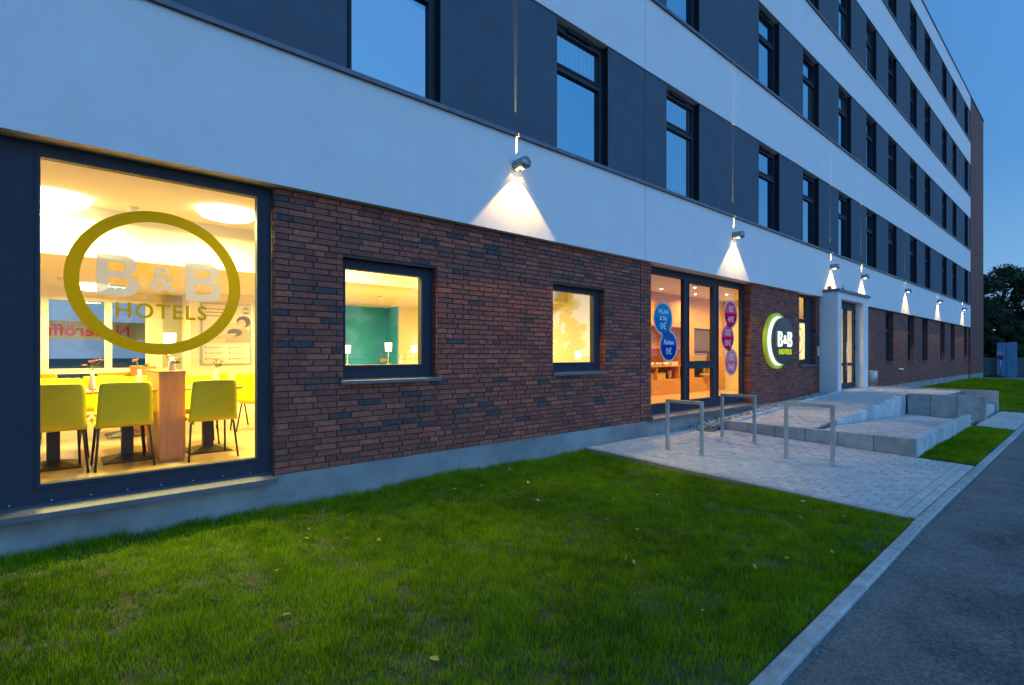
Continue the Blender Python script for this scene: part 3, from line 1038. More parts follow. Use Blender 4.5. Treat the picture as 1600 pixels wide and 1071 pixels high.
def brickwork(x0, x1, z0, z1, openings, seed, n_single, reveals, cuts=()):
    rnd = random.Random(seed)
    rows = int(round((z1 - z0) / BH)); bh = (z1 - z0) / rows
    out = []
    last = 0
    for r in range(rows):
        za = z0 + r * bh; zc = za + bh / 2
        last = rnd.choice([v for v in (0, 1, 2) if v != last]) if r % 5 == 4 else (1 - last if last < 2 else 0)
        off = (0.0, 0.34, 0.68)[last] * BW
        segs = [(x0, x1)]
        for a, b, c, d in list(openings):
            if c < zc < d:
                segs = [t for p, q in segs for t in ((p, min(q, a)), (max(p, b), q)) if t[1] - t[0] > 0.02]
        for cu in cuts:
            segs = [t for p, q in segs for t in (((p, cu - 0.005), (cu + 0.005, q)) if p < cu < q else ((p, q),))]
        for p, q in segs:
            x = p
            k = math.floor((p + off) / BW)
            e = (k + 1) * BW - off
            if e - p < 0.05: e += BW * (0.5 if rnd.random() < .5 else 1)
            while x < q - 0.01:
                e2 = min(e, q)
                if q - e2 < 0.05: e2 = q
                w = e2 - x
                if w > 0.2 and rnd.random() < 0.06:      # a split brick now and then
                    out.append((x, za, w / 2)); out.append((x + w / 2, za, w / 2))
                else:
                    out.append((x, za, w))
                x = e2; e = x + BW
    parent = empty('brick_wall', (0, 0, 0), parent=hotel)
    # mortar backing as the wall's own mesh, cut round the openings
    s = MB()
    xs = sorted({x0, x1} | {min(max(v, x0), x1) for o_ in openings for v in (o_[0], o_[1])})
    zs = sorted({z0, z1} | {min(max(v, z0), z1) for o_ in openings for v in (o_[2], o_[3])})
    for i in range(len(xs) - 1):
        for j in range(len(zs) - 1):
            cx_, cz_ = (xs[i] + xs[i + 1]) / 2, (zs[j] + zs[j + 1]) / 2
            if any(o_[0] < cx_ < o_[1] and o_[2] < cz_ < o_[3] for o_ in openings): continue
            s.box(xs[i], xs[i + 1], BY + 0.012, 0.42, zs[j], zs[j + 1])
    s.build('mortar_bed', M_mortar, parent)
    out.sort(key=lambda t: t[0])
    rest = MB(); h = bh - 2 * BG
    def one(x, y0, y1, z, w, mi, b=0.0025, side=None):
        pass
    for i, (x, z, w) in enumerate(out):
        mi = rnd.choices(range(6), BRW)[0]
        y = BY + rnd.uniform(-0.0028, 0.0028)
        xa, wa = x + BG, w - 2 * BG
        if wa < 0.01: continue
        if i < n_single:
            o = bpy.data.objects.new('brick', slip(round(wa / 0.004) * 0.004, mi))
            o.location = (xa, y, z + BG + rnd.uniform(-0.0008, 0.0008))
            o.rotation_euler = (0, rnd.uniform(-0.004, 0.004), 0)
            link(o, parent)
        else:
            b = 0.0025
            zb = z + BG
            rest.add([(xa, y + .02, zb), (xa + wa, y + .02, zb), (xa + wa, y + .02, zb + h), (xa, y + .02, zb + h),
                      (xa + b, y, zb + b), (xa + wa - b, y, zb + b), (xa + wa - b, y, zb + h - b), (xa + b, y, zb + h - b)],
                     [(0, 1, 5, 4), (1, 2, 6, 5), (2, 3, 7, 6), (3, 0, 4, 7), (4, 5, 6, 7)], mi)
    # reveal bricks: (x of the return face, direction, z0, z1, depth)
    for rx, sgn, za, zb, dep in reveals:
        r0 = int(math.ceil((za - z0) / bh - 0.3)); r1 = int(round((zb - z0) / bh))
        for r in range(max(0, r0), min(rows, r1)):
            z = z0 + r * bh + BG
            mi = rnd.choices(range(6), BRW)[0]
            xo = rx - sgn * rnd.uniform(0.006, 0.011)
            parts_ = [(BY + 0.006, BY + dep)] if r % 2 else [(BY + 0.006, BY + dep * 0.5), (BY + dep * 0.5 + 0.008, BY + dep)]
            for ya, yb in parts_:
                a_, b_ = sorted((xo, rx + sgn * 0.02))
                rest.box(a_, b_, ya, yb, z, z + h, mi)
    if rest.f:
        o = rest.build('brick', BR, parent)
        o['kind'] = 'stuff'
    return parent

W1 = (2.298, 3.508, 1.19, 2.587)
W2 = (5.53, 6.755, 1.20, 2.585)
W4 = (15.02, 16.27, 1.21, 3.3)
brickwork(1.614, 8.065, 0.28, 3.195, [W1, W2], 5, 299,
          [(W1[1], 1, W1[2], W1[3], .12), (W2[1], 1, W2[2], W2[3], .12), (W1[0], -1, W1[2], W1[3], .12), (W2[0], -1, W2[2], W2[3], .12),
           (1.614, 1, 0.28, 3.195, .10), (8.065, -1, 0.28, 3.195, .2)], cuts=(7.74,))
brickwork(12.12, 16.545, 0.28, 3.195, [W4], 9, 0, [(W4[1], 1, 1.21, 3.195, .12), (12.12, 1, 0.28, 3.195, .2)])

# far brick wing with window slots (pieces too small to tell apart: material)
FW = [(23.436, 24.551), (26.804, 27.913), (29.489, 30.587), (33.434, 34.561), (36.161, 37.299), (40.217, 41.3)]
FW = [(20.05, 21.05)] + FW
prev = 19.42
fb = MB()
for a, b in FW + [(XR, XR)]:
    fb.box(prev, a, BY, 0.45, 0.279, 3.197)
    if b > a: fb.box(a, b, BY, 0.45, 0.279, 1.18)
    prev = b
fb.build('brick_wall', M_farbrick, hotel)
for i, (a, b) in enumerate(FW):
    window_unit('window', b - a, 1.995, [(0.08, b - a - 0.08, 0.09, 1.2), (0.08, b - a - 0.08, 1.32, 1.9)], hotel, (a, 1.20), BY + 0.16, M_glass_up)
    bx('window_sill', M_sill, hotel, a - 0.03, b + 0.03, BY - 0.06, BY + 0.17, 1.165, 1.20, bev=0.004)
bx('window_backing', M_black, hotel, 22.6, XR, 0.46, 0.5, 0.3, 3.19)

# sills of the brick-front windows
def sloped_sill(x0, x1, y0, y1, z, dz, front=0.035):
    s = MB(); vs = []
    for x in (x0, x1):
        vs += [(x, y1, z), (x, y0, z - dz), (x, y0, z - dz - front), (x, y0 + 0.012, z - dz - front), (x, y0 + 0.012, z - dz - 0.012), (x, y1, z - 0.012)]
    s.add(vs, [(0, 1, 7, 6), (1, 2, 8, 7), (2, 3, 9, 8), (3, 4, 10, 9), (4, 5, 11, 10), (0, 5, 4, 3, 2, 1), (6, 7, 8, 9, 10, 11)])
    # turned-up ends
    for x in (x0, x1 - 0.006):
        s.box(x + 0.0005, x + 0.0055, y0 - 0.001, y1, z - dz - front - 0.001, z + 0.012)
    return s.build('window_sill', M_sill, hotel)
sloped_sill(2.262, 3.535, 0.045, 0.235, 1.232, 0.022)
sloped_sill(5.50, 6.79, 0.045, 0.235, 1.235, 0.022)
sloped_sill(-8.0, 1.60, -0.03, 0.205, 0.312, 0.035, 0.045)
sloped_sill(7.95, 12.15, -0.02, 0.30, 0.355, 0.035, 0.045)
sloped_sill(14.98, 16.31, 0.035, 0.235, 1.225, 0.02)

# small windows
window_unit('window', 1.21, 1.37, [(0.075, 1.035, 0.165, 1.255)], hotel, (W1[0], 1.217), 0.215, M_glass)
window_unit('window', 1.225, 1.37, [(0.075, 1.045, 0.16, 1.28)], hotel, (W2[0], 1.217), 0.215, M_glass_mir)
# big dining window in its recess
bx('recess_soffit', M_white, hotel, XL, 1.614, 0.341, 0.42, 3.12, 3.6)
window_unit('window', 9.6, 2.90, [(7.90, 9.465, 0.165, 2.785)], hotel, (-8.0, 0.30), 0.185, M_glass)
bz = MB()
for i in range(12):
    x = -1.0 + i * 0.24
    bz.box(x, x + 0.012, 0.168, 0.186, 0.325, 0.333)
bz.build('sill_screw', M_steel, hotel)
# tall window of the breakfast buffet: three lights, middle one with a transom
window_unit('window', 4.055, 2.86, [(0.09, 1.40, 0.21, 2.72), (1.60, 2.58, 1.03, 2.66), (1.60, 2.58, 0.22, 0.87), (2.82, 3.92, 0.235, 2.72)], hotel, (8.065, 0.335), 0.285, M_glass)
# narrow window left of the entrance: clear upper light, film on the lower one
window_unit('window', 1.25, 1.985, [(0.06, 0.77, 1.30, 1.93), (0.06, 0.77, 0.14, 1.20)], hotel, (15.02, 1.21), 0.215, M_glass)

# ---- entrance portal
PX0, PX1, PY = 16.55, 19.42, -0.385
portal = empty('entrance_portal', (0, 0, 0), parent=hotel)
OX0, OX1, OZ1 = 16.87, 18.90, 3.14
bx('portal_jamb', M_white, portal, PX0, OX0, PY, 0.42, 0.30, 3.335)
bx('portal_jamb', M_white, portal, OX1, PX1, PY, 0.42, 0.30, 3.335)
bx('portal_lintel', M_white, portal, OX0, OX1, PY + 0.002, 0.42, OZ1, 3.334)
bx('portal_coping', M_sill, portal, PX0 - 0.06, PX1 + 0.06, PY - 0.06, -0.002, 3.336, 3.41)
# door: fixed light left, leaf standing in its frame
s = MB()
dy = -0.16
s.box(OX0, OX0 + 0.06, dy, dy + 0.08, 0.44, OZ1); s.box(OX1 - 0.06, OX1, dy, dy + 0.08, 0.44, OZ1)
s.box(OX0 + 0.06, OX1 - 0.06, dy, dy + 0.08, OZ1 - 0.13, OZ1)
s.build('door_frame', M_frame, portal)
def door_leaf(x0, x1, nm):
    s = MB()
    z0, z1 = 0.45, OZ1 - 0.135
    s.box(x0, x0 + 0.10, dy - 0.01, dy + 0.05, z0, z1); s.box(x1 - 0.12, x1, dy - 0.01, dy + 0.05, z0, z1)
    s.box(x0 + 0.10, x1 - 0.12, dy - 0.01, dy + 0.05, z0, z0 + 0.16); s.box(x0 + 0.10, x1 - 0.12, dy - 0.01, dy + 0.05, z1 - 0.11, z1)
    s.box(x0 + 0.10, x1 - 0.12, dy - 0.01, dy + 0.05, 1.15, 1.24)
    for q in (0.2, 1.2, 2.0, 2.35):
        s.box(x1 - 0.05, x1 - 0.025, dy - 0.035, dy - 0.009, z0 + q, z0 + q + 0.14)
    s.build('door_leaf', M_frame, portal)
    MB().quad((x0 + .1, dy + .02, z0 + .16), (x1 - .12, dy + .02, z0 + .16), (x1 - .12, dy + .02, 1.15), (x0 + .1, dy + .02, 1.15)).build('pane', M_glass_mir, portal)
    MB().quad((x0 + .1, dy + .02, 1.24), (x1 - .12, dy + .02, 1.24), (x1 - .12, dy + .02, z1 - .11), (x0 + .1, dy + .02, z1 - .11)).build('pane', M_glass_mir, portal)
door_leaf(OX0 + 0.065, OX0 + 1.12, 'a')
door_leaf(OX0 + 1.13, OX1 - 0.065, 'b')
MB().tube([(OX0 + 1.02, dy - 0.06, 1.0), (OX0 + 1.02, dy - 0.06, 1.9)], 0.016, 10).build('door_handle', M_steel, portal)
bx('doorstep', M_conc, portal, OX0, OX1, PY + 0.01, 0.42, 0.30, 0.445)

# ---- interior shells
def room(x0, x1, y0, y1, zf, zc, step=None, zl=None, back=None, mw=M_cream):
    bx('room_floor', M_floor, hotel, x0, x1, y0, y1, zf - 0.05, zf)
    if step:
        bx('room_ceiling', M_ceil, hotel, x0, x1, y0, step, zc, zc + 0.05)
        bx('dropped_ceiling', M_ceil, hotel, x0, x1, step, y1, zl, zl + 0.05)
        bx('ceiling_step', mw, hotel, x0, x1, step, step + 0.05, zl + 0.051, zc + 0.05)
    else:
        bx('room_ceiling', M_ceil, hotel, x0, x1, y0, y1, zc, zc + 0.05)
FZ = 0.40
room(-8.9, 7.85, 0.255, 6.6, FZ, 3.14, 2.05, 2.585)
s = MB()
s.box(-9.0, -8.9, 0.43, 6.6, FZ, 3.2)
s.build('room_wall', M_cream, hotel)
s = MB()
s.box(1.68, 4.2, 5.14, 6.6, FZ, 2.584)            # wall with the poster
s.box(5.66, 7.85, 5.25, 6.6, FZ, 2.584)           # cream wall right of the niche
s.box(7.851, 7.98, 0.43, 6.6, FZ, 3.2)            # partition to the buffet
s.build('room_wall', M_cream, hotel)
bx('teal_wall', M_teal, hotel, 4.201, 5.62, 5.80, 5.9, FZ, 2.584)
bx('teal_wall', M_teal, hotel, 5.62, 5.659, 5.26, 5.9, FZ, 2.584)
bx('grey_column', M_greyw, hotel, 1.40, 1.679, 5.95, 6.3, FZ, 2.584)
# back wall with windows towards the car park
bwz = [0.80, 1.20, 1.28, 2.44]
s = MB()
s.box(-8.9, 1.40, 6.0, 6.12, FZ, 0.72)
s.box(-8.9, 1.40, 6.0, 6.12, 2.47, 2.584)
s.box(1.20, 1.399, 6.001, 6.119, 0.721, 2.469)
s.build('room_wall', M_cream, hotel)
M_wfr = mat('white_window_frame', (0.80, 0.78, 0.68), 0.4)
xx = [-3.9, -2.55, -1.2, -0.155, 0.64, 1.20]
for i in range(len(xx) - 1):
    a, b = xx[i], xx[i + 1]
    s = MB()
    w = 0.05
    s.box(a, a + w, 6.02, 6.09, 0.721, 2.469); s.box(b - w, b, 6.02, 6.09, 0.721, 2.469)
    s.box(a + w, b - w, 6.02, 6.09, 0.721, 0.79); s.box(a + w, b - w, 6.02, 6.09, 2.40, 2.469); s.box(a + w, b - w, 6.02, 6.09, 1.18, 1.27)
    f_ = s.build('back_window', M_wfr, hotel)
    MB().quad((a + w, 6.05, 0.79), (b - w, 6.05, 0.79), (b - w, 6.05, 1.18), (a + w, 6.05, 1.18)).build('pane', M_glass, f_)
    MB().quad((a + w, 6.05, 1.27), (b - w, 6.05, 1.27), (b - w, 6.05, 2.40), (a + w, 6.05, 2.40)).build('pane', M_glass, f_)
bx('room_wall', M_cream, hotel, -8.9, -3.9, 6.0, 6.12, 0.721, 2.469)
# buffet room
room(7.981, 15.45, 0.43, 6.6, FZ, 3.17)
bx('room_wall', M_cream, hotel, 7.981, 15.45, 6.5, 6.6, FZ, 3.17)
bx('room_wall', mat('pale_yellow_wall', (0.82, 0.74, 0.42), 0.85, 0.03), hotel, 15.451, 15.55, 0.43, 6.6, FZ, 3.17)
# lobby
room(15.551, 22.4, 0.43, 6.6, 0.44, 3.17)
s = MB()
s.box(15.551, 22.4, 4.5, 4.6, 0.44, 3.17); s.box(22.4, 22.55, 0.46, 6.6, 0.3, 3.17)
s.build('room_wall', M_cream, hotel)
bx('ground_floor_back', M_black, hotel, 22.551, XT - 0.31, 0.51, 11.4, 0.0, 3.19)
bx('floor_slab', M_mortar, hotel, XL, XT - 0.31, 0.43, 11.4, 3.23, 4.6)

# ================================================================== CONCRETE WALLS AT THE RAMP
t = empty('low_retaining_wall', (9.9, 0, 0))
tag(t, 'low wall of wide concrete blocks facing the bicycle stands', 'wall')
ys = [-0.37, -0.868, -1.391, -1.937, -2.48, -3.022, -3.60]
for i in range(6):
    MB().box(0, 0.115, ys[i + 1] + 0.005, ys[i] - 0.005, -0.30, 0.166 + random.uniform(-.002, .002), bev=0.006).build('concrete_block', M_conc, t)
t = empty('low_palisade_wall', (0, -3.6, 0))
tag(t, 'low wall of narrow upright concrete palisades beside the small lawn strip', 'wall')
x = 10.016
pm = MB().box(0.005, 0.195, 0, 0.11, -0.35, 0.0, bev=0.008).mesh('palisade', M_conc2)
i = 0
while x < 15.0:
    o = bpy.data.objects.new('palisade', pm)
    o.location = (x, random.uniform(-0.003, 0.003), 0.166 - 0.014 * (x - 10) / 5 + random.uniform(-.0015, .0015)); link(o, t)
    x += 0.2
t = empty('stepped_palisade_wall', (0, -2.05, 0))
tag(t, 'stepped wall of upright concrete palisades holding the upper ramp', 'wall')
pm = MB().box(0.007, 0.472, 0, 0.10, -0.75, 0.0, bev=0.009).mesh('palisade', M_conc2)
x = 11.24; k = 0
while x < 16.5:
    o = bpy.data.objects.new('palisade', pm)
    o.location = (x, random.uniform(-0.004, 0.004), 0.215 + 0.0235 * k); link(o, t)
    x += 0.4795; k += 1
t = empty('landing_wall', (16.55, 0, 0))
tag(t, 'chest wall of large concrete blocks on the near side of the entrance landing', 'wall')
for a, b in ((-2.07, -2.569), (-2.569, -3.113), (-3.113, -3.682)):
    MB().box(0, 0.12, b + 0.005, a - 0.005, -0.3, 0.47 + random.uniform(-.003, .003), bev=0.006).build('concrete_block', M_conc, t)
t = empty('landing_wall', (19.5, 0, 0))
tag(t, 'concrete block wall on the far side of the entrance steps beside the far lawn', 'wall')
for a, b in ((-0.40, -0.93), (-0.93, -1.47), (-1.47, -2.0), (-2.0, -2.54), (-2.54, -3.07), (-3.07, -3.60)):
    MB().box(0.002, 0.12, b + 0.005, a - 0.005, -0.3, 0.468 + random.uniform(-.003, .003), bev=0.006).build('concrete_block', M_conc, t)
t = empty('entrance_steps', (16.68, 0, 0))
tag(t, 'concrete steps between two walls going down from the landing to the pavement', 'steps')
for ya, yb, z in ((-3.15, -2.8, 0.27), (-3.52, -3.15, 0.09)):
    MB().box(0, 2.81, ya, yb - 0.002, -0.3, z, bev=0.006).build('step', M_conc2, t)
t = empty('ramp_edging', (0, -0.4, 0))
tag(t, 'stepped line of small concrete edging blocks between the gravel and the ramp', 'edging')
pm = MB().box(0.003, 0.497, -0.09, 0.0, -0.35, 0.0, bev=0.006).mesh('edging_block', M_conc2)
for k in range(13):
    o = bpy.data.objects.new('edging_block', pm)
    x = 10.02 + 0.5 * k
    o.location = (x, 0, 0.172 + 0.0235 * k + (0.0 if k % 1 else 0)); link(o, t)

# ================================================================== BICYCLE STANDS
def bike_stand(x, ya, yb, label):
    t = empty('bike_stand', (x, ya, gz(x, ya)))
    tag(t, label, 'bike stand', 'galvanised bicycle stands on the forecourt')
    w, d = 0.05, 0.05
    L = yb - ya      # negative
    top = 0.785 - gz(x, ya)
    zb = gz(x, yb) - gz(x, ya)
    MB().box(-d / 2, d / 2, -w, 0, -0.05, top - w - 0.001, bev=0.004).build('post', M_steel, t)
    MB().box(-d / 2, d / 2, L, L + w, zb - 0.05, top - w - 0.001, bev=0.004).build('post', M_steel, t)
    MB().box(-d / 2 - 0.0005, d / 2 + 0.0005, L, 0, top - w, top, bev=0.005).build('top_rail', M_steel, t)
    for yy, z in ((-w / 2, 0.0), (L + w / 2, zb)):
        MB().box(-0.045, 0.045, yy - 0.04, yy + 0.04, z - 0.004, z + 0.004, bev=0.002).build('base_plate', M_steel, t)
bike_stand(7.19, -0.81, -1.47, 'steel bicycle stand nearest the lawn, first from the left')
bike_stand(9.0, -0.79, -1.45, 'steel bicycle stand nearest the low concrete wall, farthest back')
bike_stand(8.12, -2.30, -3.00, 'steel bicycle stand nearest the road, standing in front of the other two')

# ================================================================== FACADE LAMPS
LX = [4.72, 11.05, 17.17, 20.13, 25.93, 32.21, 38.95]
LLAB = ['cylindrical wall light over the brick wall between the two small windows',
        'cylindrical wall light over the tall buffet window and its price stickers',
        'cylindrical wall light just left above the entrance portal',
        'cylindrical wall light just right above the entrance portal',
        'third cylindrical wall light from the far end of the white band',
        'second cylindrical wall light from the far end of the white band',
        'last cylindrical wall light at the far end of the white band']
M_can = mat('lamp_housing', (0.30, 0.30, 0.31), 0.38, metal=0.7)
M_lens = emis('lamp_lens_glow', (1.0, 0.80, 0.5), 14.0)
DOWN_P, NEAR_P, UP_P = 165.0, 10.0, 300.0
can = None
for x, lab in zip(LX, LLAB):
    if can is None:
        t = can = empty('wall_lamp', (x, 0, 4.15))
        r = 0.082; n = 28
        s = MB()
        # can lying on its side, open window in the underside
        pts = []
        a_open = R(62)
        for yy in (-0.004, -0.022, -0.155, -0.215):
            pts.append(yy)
        vs = []; fs = []
        for yy in pts:
            for k in range(n):
                a = 2 * math.pi * k / n
                vs.append((r * math.cos(a), yy, r * math.sin(a)))
        for i in range(3):
            for k in range(n):
                am = 2 * math.pi * (k + .5) / n
                if i == 1 and abs((am - 1.5 * math.pi)) < a_open: continue
                fs.append((i * n + k, (i + 1) * n + k, (i + 1) * n + (k + 1) % n, i * n + (k + 1) % n))
        fs.append(tuple(3 * n + k for k in range(n))[::-1]); fs.append(tuple(range(n)))
        s.add(vs, fs, 0, True)
        s.build('housing', M_can, t)
        MB().disc(0, 0, 0.07, -0.003, thick=0.0025).build('wall_plate', M_can, t)
        MB().box(-0.044, 0.044, -0.15, -0.07, -0.066, -0.056, bev=0.004).build('lens', M_lens, t)
        for nm, zz, rx, e, size, blend in (('down_light', -0.074, 0, DOWN_P, 89, 0.2), ('near_light', 0.0, 0, NEAR_P, 89, 0.25), ('up_light', 0.10, 180, UP_P, 100, 0.3)):
            l = bpy.data.lights.new(nm, 'SPOT')
            l.energy = e; l.spot_size = R(size); l.spot_blend = blend; l.shadow_soft_size = 0.003
            l.color = (1.0, 0.66, 0.20)
            lo = bpy.data.objects.new(nm, l)
            lo.location = (0, {'down_light': -0.125, 'near_light': -0.045, 'up_light': -0.12}[nm], zz)
            lo.rotation_euler = (R(rx), 0, 0)
            if nm == 'up_light':
                lo.scale = (0.022, 1, 1)
                lo.rotation_euler = (R(180 - 8), 0, 0)
            link(lo, t)
    else:
        t = copy_tree(can)
        t.location = (x, 0, 4.15)
    tag(t, lab, 'wall light', 'cylindrical wall lights along the white band')

# ================================================================== ROUND HOTEL SIGN
M_lim = mat('lime_sign_plate', (0.50, 0.58, 0.03), 0.45, emit=(0.5, 0.6, 0.03), estr=0.28)
M_sgw = emis('sign_white_glow', (0.86, 1.0, 0.92), 1.35)
M_sgy = emis('sign_yellow_glow', (0.72, 0.85, 0.02), 0.85)
M_sgb = mat('sign_dark_plate', (0.02, 0.025, 0.03), 0.3)
t = empty('hotel_sign', (0, 0, 0))
tag(t, 'round dark illuminated hotel sign with a glowing white and lime crescent on the brick wall', 'sign')
SX, SZ = 13.42, 1.845
MB().disc(SX, SZ, 0.705, 0.02, thick=0.078, n=72).build('lime_plate', M_lim, t)
MB().disc(SX + 0.02, SZ, 0.625, 0.008, thick=0.011, n=72).build('light_crescent', M_sgw, t)
MB().disc(SX + 0.16, SZ + 0.003, 0.592, -0.085, thick=0.09, n=72).build('dark_disc', M_sgb, t)
bxc = SX + 0.16
glyph_b('letters', M_sgw, t, bxc - 0.285, -0.097, SZ + 0.045, 0.27, 0.385, 0.078, 0.008)
text_obj('letters', '&', 0.29, M_sgw, t, bxc + 0.01, -0.095, SZ + 0.03, bold=0.010, ext=0.008)
glyph_b('letters', M_sgw, t, bxc + 0.305, -0.097, SZ + 0.045, 0.27, 0.385, 0.078, 0.008)
text_obj('letters', 'HOTELS', 0.18, M_sgy, t, bxc + 0.02, -0.095, SZ - 0.28, bold=0.004, ext=0.006, sx=1.12, spacing=1.06)

# ================================================================== WINDOW LOGO AND STICKERS
F_ol = film('olive_window_film', (0.27, 0.205, 0.006), 0.19)
F_wh = film('frosted_letter_film', (0.42, 0.39, 0.40), 0.22, 0.95)
F_cream = film('cream_window_film', (0.82, 0.80, 0.62), 0.6)
t = empty('window_logo', (0, 0, 0))
tag(t, 'large olive ring logo with frosted letters stuck on the big dining room window', 'window decal')
LY = 0.208
MB().disc(0.68, 2.147, 0.645, LY, r_in=0.546, n=96).build('ring', F_ol, t)
glyph_b('letters', F_wh, t, 0.387, LY, 2.187, 0.29, 0.357, 0.078, 0.0)
text_obj('letters', '&', 0.30, F_wh, t, 0.70, LY, 2.175, bold=0.005, sx=1.0)
glyph_b('letters', F_wh, t, 1.016, LY, 2.184, 0.29, 0.357, 0.078, 0.0)
text_obj('letters', 'HOTELS', 0.185, F_ol, t, 0.70, LY, 1.885, bold=0.003, sx=0.93, spacing=1.15)

def sticker(x, z, r, top, bot, cu, cl, label, ts=(0.17, 0.18), mid=None, tz=(0.113, -0.128)):
    t = empty('window_sticker', (0, 0, 0))
    tag(t, label, 'sticker')
    y = 0.268
    MB().disc(x, z, r, y + 0.004, n=48).build('rim', film('sticker_rim_' + top.split()[0], (0.50, 0.52, 0.62), 0.3), t)
    MB().disc(x, z, r * 0.885, y + 0.002, n=48, a0=0.10, a1=math.pi - 0.05).build('upper_field', cu, t)
    MB().disc(x, z, r * 0.885, y + 0.002, n=48, a0=math.pi - 0.05, a1=2 * math.pi + 0.10).build('lower_field', cl, t)
    wt_ = film('sticker_letters_' + top.split()[0], (0.95, 0.95, 0.97), 0.3)
    text_obj('letters', top, ts[0], wt_, t, x + 0.005, y, z + tz[0], bold=0.004)
    if mid: text_obj('letters', mid, ts[0], wt_, t, x + 0.01, y, z + 0.0, bold=0.004)
    text_obj('letters', bot, ts[1], wt_, t, x + 0.0, y, z + tz[1], bold=0.003)
sb1, sb2 = film('sticker_cyan', (0.02, 0.36, 0.60), 0.25), film('sticker_cyan_deep', (0.01, 0.27, 0.52), 0.25)
sticker(8.711, 2.21, 0.331, 'WLAN', '0€', sb1, sb2, 'cyan round window sticker, the upper of the two blue ones', ts=(0.115, 0.175), mid='& Sky', tz=(0.13, -0.155))
sd1, sd2 = film('sticker_blue', (0.03, 0.14, 0.45), 0.2), film('sticker_blue_deep', (0.01, 0.07, 0.32), 0.2)
sticker(8.904, 1.671, 0.314, 'Parken', '0€', sd1, sd2, 'dark blue round window sticker about parking under the cyan one', ts=(0.125, 0.175), tz=(0.07, -0.11))
sp1, sp2 = film('sticker_pink', (0.80, 0.15, 0.30), 0.4), film('sticker_magenta', (0.75, 0.015, 0.11), 0.4)
sticker(11.447, 2.435, 0.33, 'EZ', '49€', sp1, sp2, 'magenta round price sticker, topmost of the three on the right pane')
sticker(11.298, 1.889, 0.31, 'DZ', '59€', sp1, sp2, 'magenta round price sticker, middle of the three on the right pane')
sq1, sq2 = film('sticker_pale_pink', (0.80, 0.36, 0.42), 0.4), film('sticker_pale_magenta', (0.80, 0.22, 0.30), 0.4)
sticker(11.468, 1.326, 0.32, 'FZ', '74€', sq1, sq2, 'pale pink round price sticker, lowest of the three on the right pane')
t = empty('window_film', (0, 0, 0))
tag(t, 'cream privacy film with a thin ring logo on the narrow window by the entrance', 'window film')
MB().quad((15.10, 0.243, 1.37), (15.79, 0.243, 1.37), (15.79, 0.243, 2.40), (15.10, 0.243, 2.40)).build('film_sheet', F_cream, t)
MB().disc(15.30, 1.90, 0.38, 0.238, r_in=0.345, n=64).build('ring', F_ol, t)
text_obj('letters', 'B&B', 0.22, F_wh, t, 15.30, 0.238, 1.93, bold=0.008)

# ================================================================== DINING ROOM FURNITURE
def build_chair():
    t = empty('chair', (0, 0, 0))
    s = MB()
    prof = [(0.235, 0.415), (0.228, 0.447), (0.19, 0.458), (0.10, 0.452), (0.0, 0.447), (-0.10, 0.442), (-0.165, 0.438), (-0.198, 0.425), (-0.214, 0.44),
            (-0.222, 0.475), (-0.232, 0.56), (-0.246, 0.66), (-0.262, 0.75), (-0.268, 0.80), (-0.27, 0.826), (-0.27, 0.838)]
    prof = [(y, z) for y, z in prof]
    nx = 12
    wid = lambda i: 0.222 if i < 8 else 0.222 - 0.022 * (i - 8) / 5
    P = []
    for i, (y, z) in enumerate(prof):
        w = wid(i)
        if i == 0: w *= 0.9
        if i == len(prof) - 2: w *= 0.985
        if i == len(prof) - 1: w *= 0.93
        row = []
        for k in range(nx + 1):
            u = k / nx * 2 - 1
            curve = 0.018 * (u * u)
            row.append((u * w, y + (curve if i > 7 else 0), z + (curve * .6 if i < 7 else 0)))
        P.append(row)
    th = 0.022
    top = [p for r_ in P for p in r_]
    bot = []
    for i, row in enumerate(P):
        a = prof[max(0, i - 1)]; b = prof[min(len(prof) - 1, i + 1)]
        d = Vector((b[0] - a[0], b[1] - a[1])).normalized()
        nrm = Vector((d.y, -d.x)) * -1
        for p in row:
            bot.append((p[0], p[1] + nrm.x * th * (1 if True else 1) * -1 * -1, p[2] + nrm.y * th))
    n1 = nx + 1
    fs = []
    L = len(prof)
    for i in range(L - 1):
        for k in range(nx):
            fs.append((i * n1 + k, i * n1 + k + 1, (i + 1) * n1 + k + 1, (i + 1) * n1 + k))
            o_ = L * n1
            fs.append((o_ + i * n1 + k, o_ + (i + 1) * n1 + k, o_ + (i + 1) * n1 + k + 1, o_ + i * n1 + k + 1))
    o_ = L * n1
    for k in range(nx):
        fs.append((k, o_ + k, o_ + k + 1, k + 1)); e = (L - 1) * n1
        fs.append((e + k, e + k + 1, o_ + e + k + 1, o_ + e + k))
    for i in range(L - 1):
        a, b = i * n1, (i + 1) * n1
        fs.append((a, b, o_ + b, o_ + a)); fs.append((a + nx, o_ + a + nx, o_ + b + nx, b + nx))
    s.add(top + bot, fs, 0, True)
    s.build('seat_shell', M_lime, t)
    for sx in (-1, 1):
        MB().tube([(sx * 0.10, -0.15, 0.415), (sx * 0.175, -0.165, 0.41), (sx * 0.195, -0.175, 0.385), (sx * 0.225, -0.235, 0.0)], 0.0105, 8).build('leg', M_black, t)
        MB().tube([(sx * 0.10, 0.13, 0.415), (sx * 0.17, 0.14, 0.41), (sx * 0.19, 0.15, 0.385), (sx * 0.21, 0.22, 0.0)], 0.0105, 8).build('leg', M_black, t)
    return t
chair = build_chair()
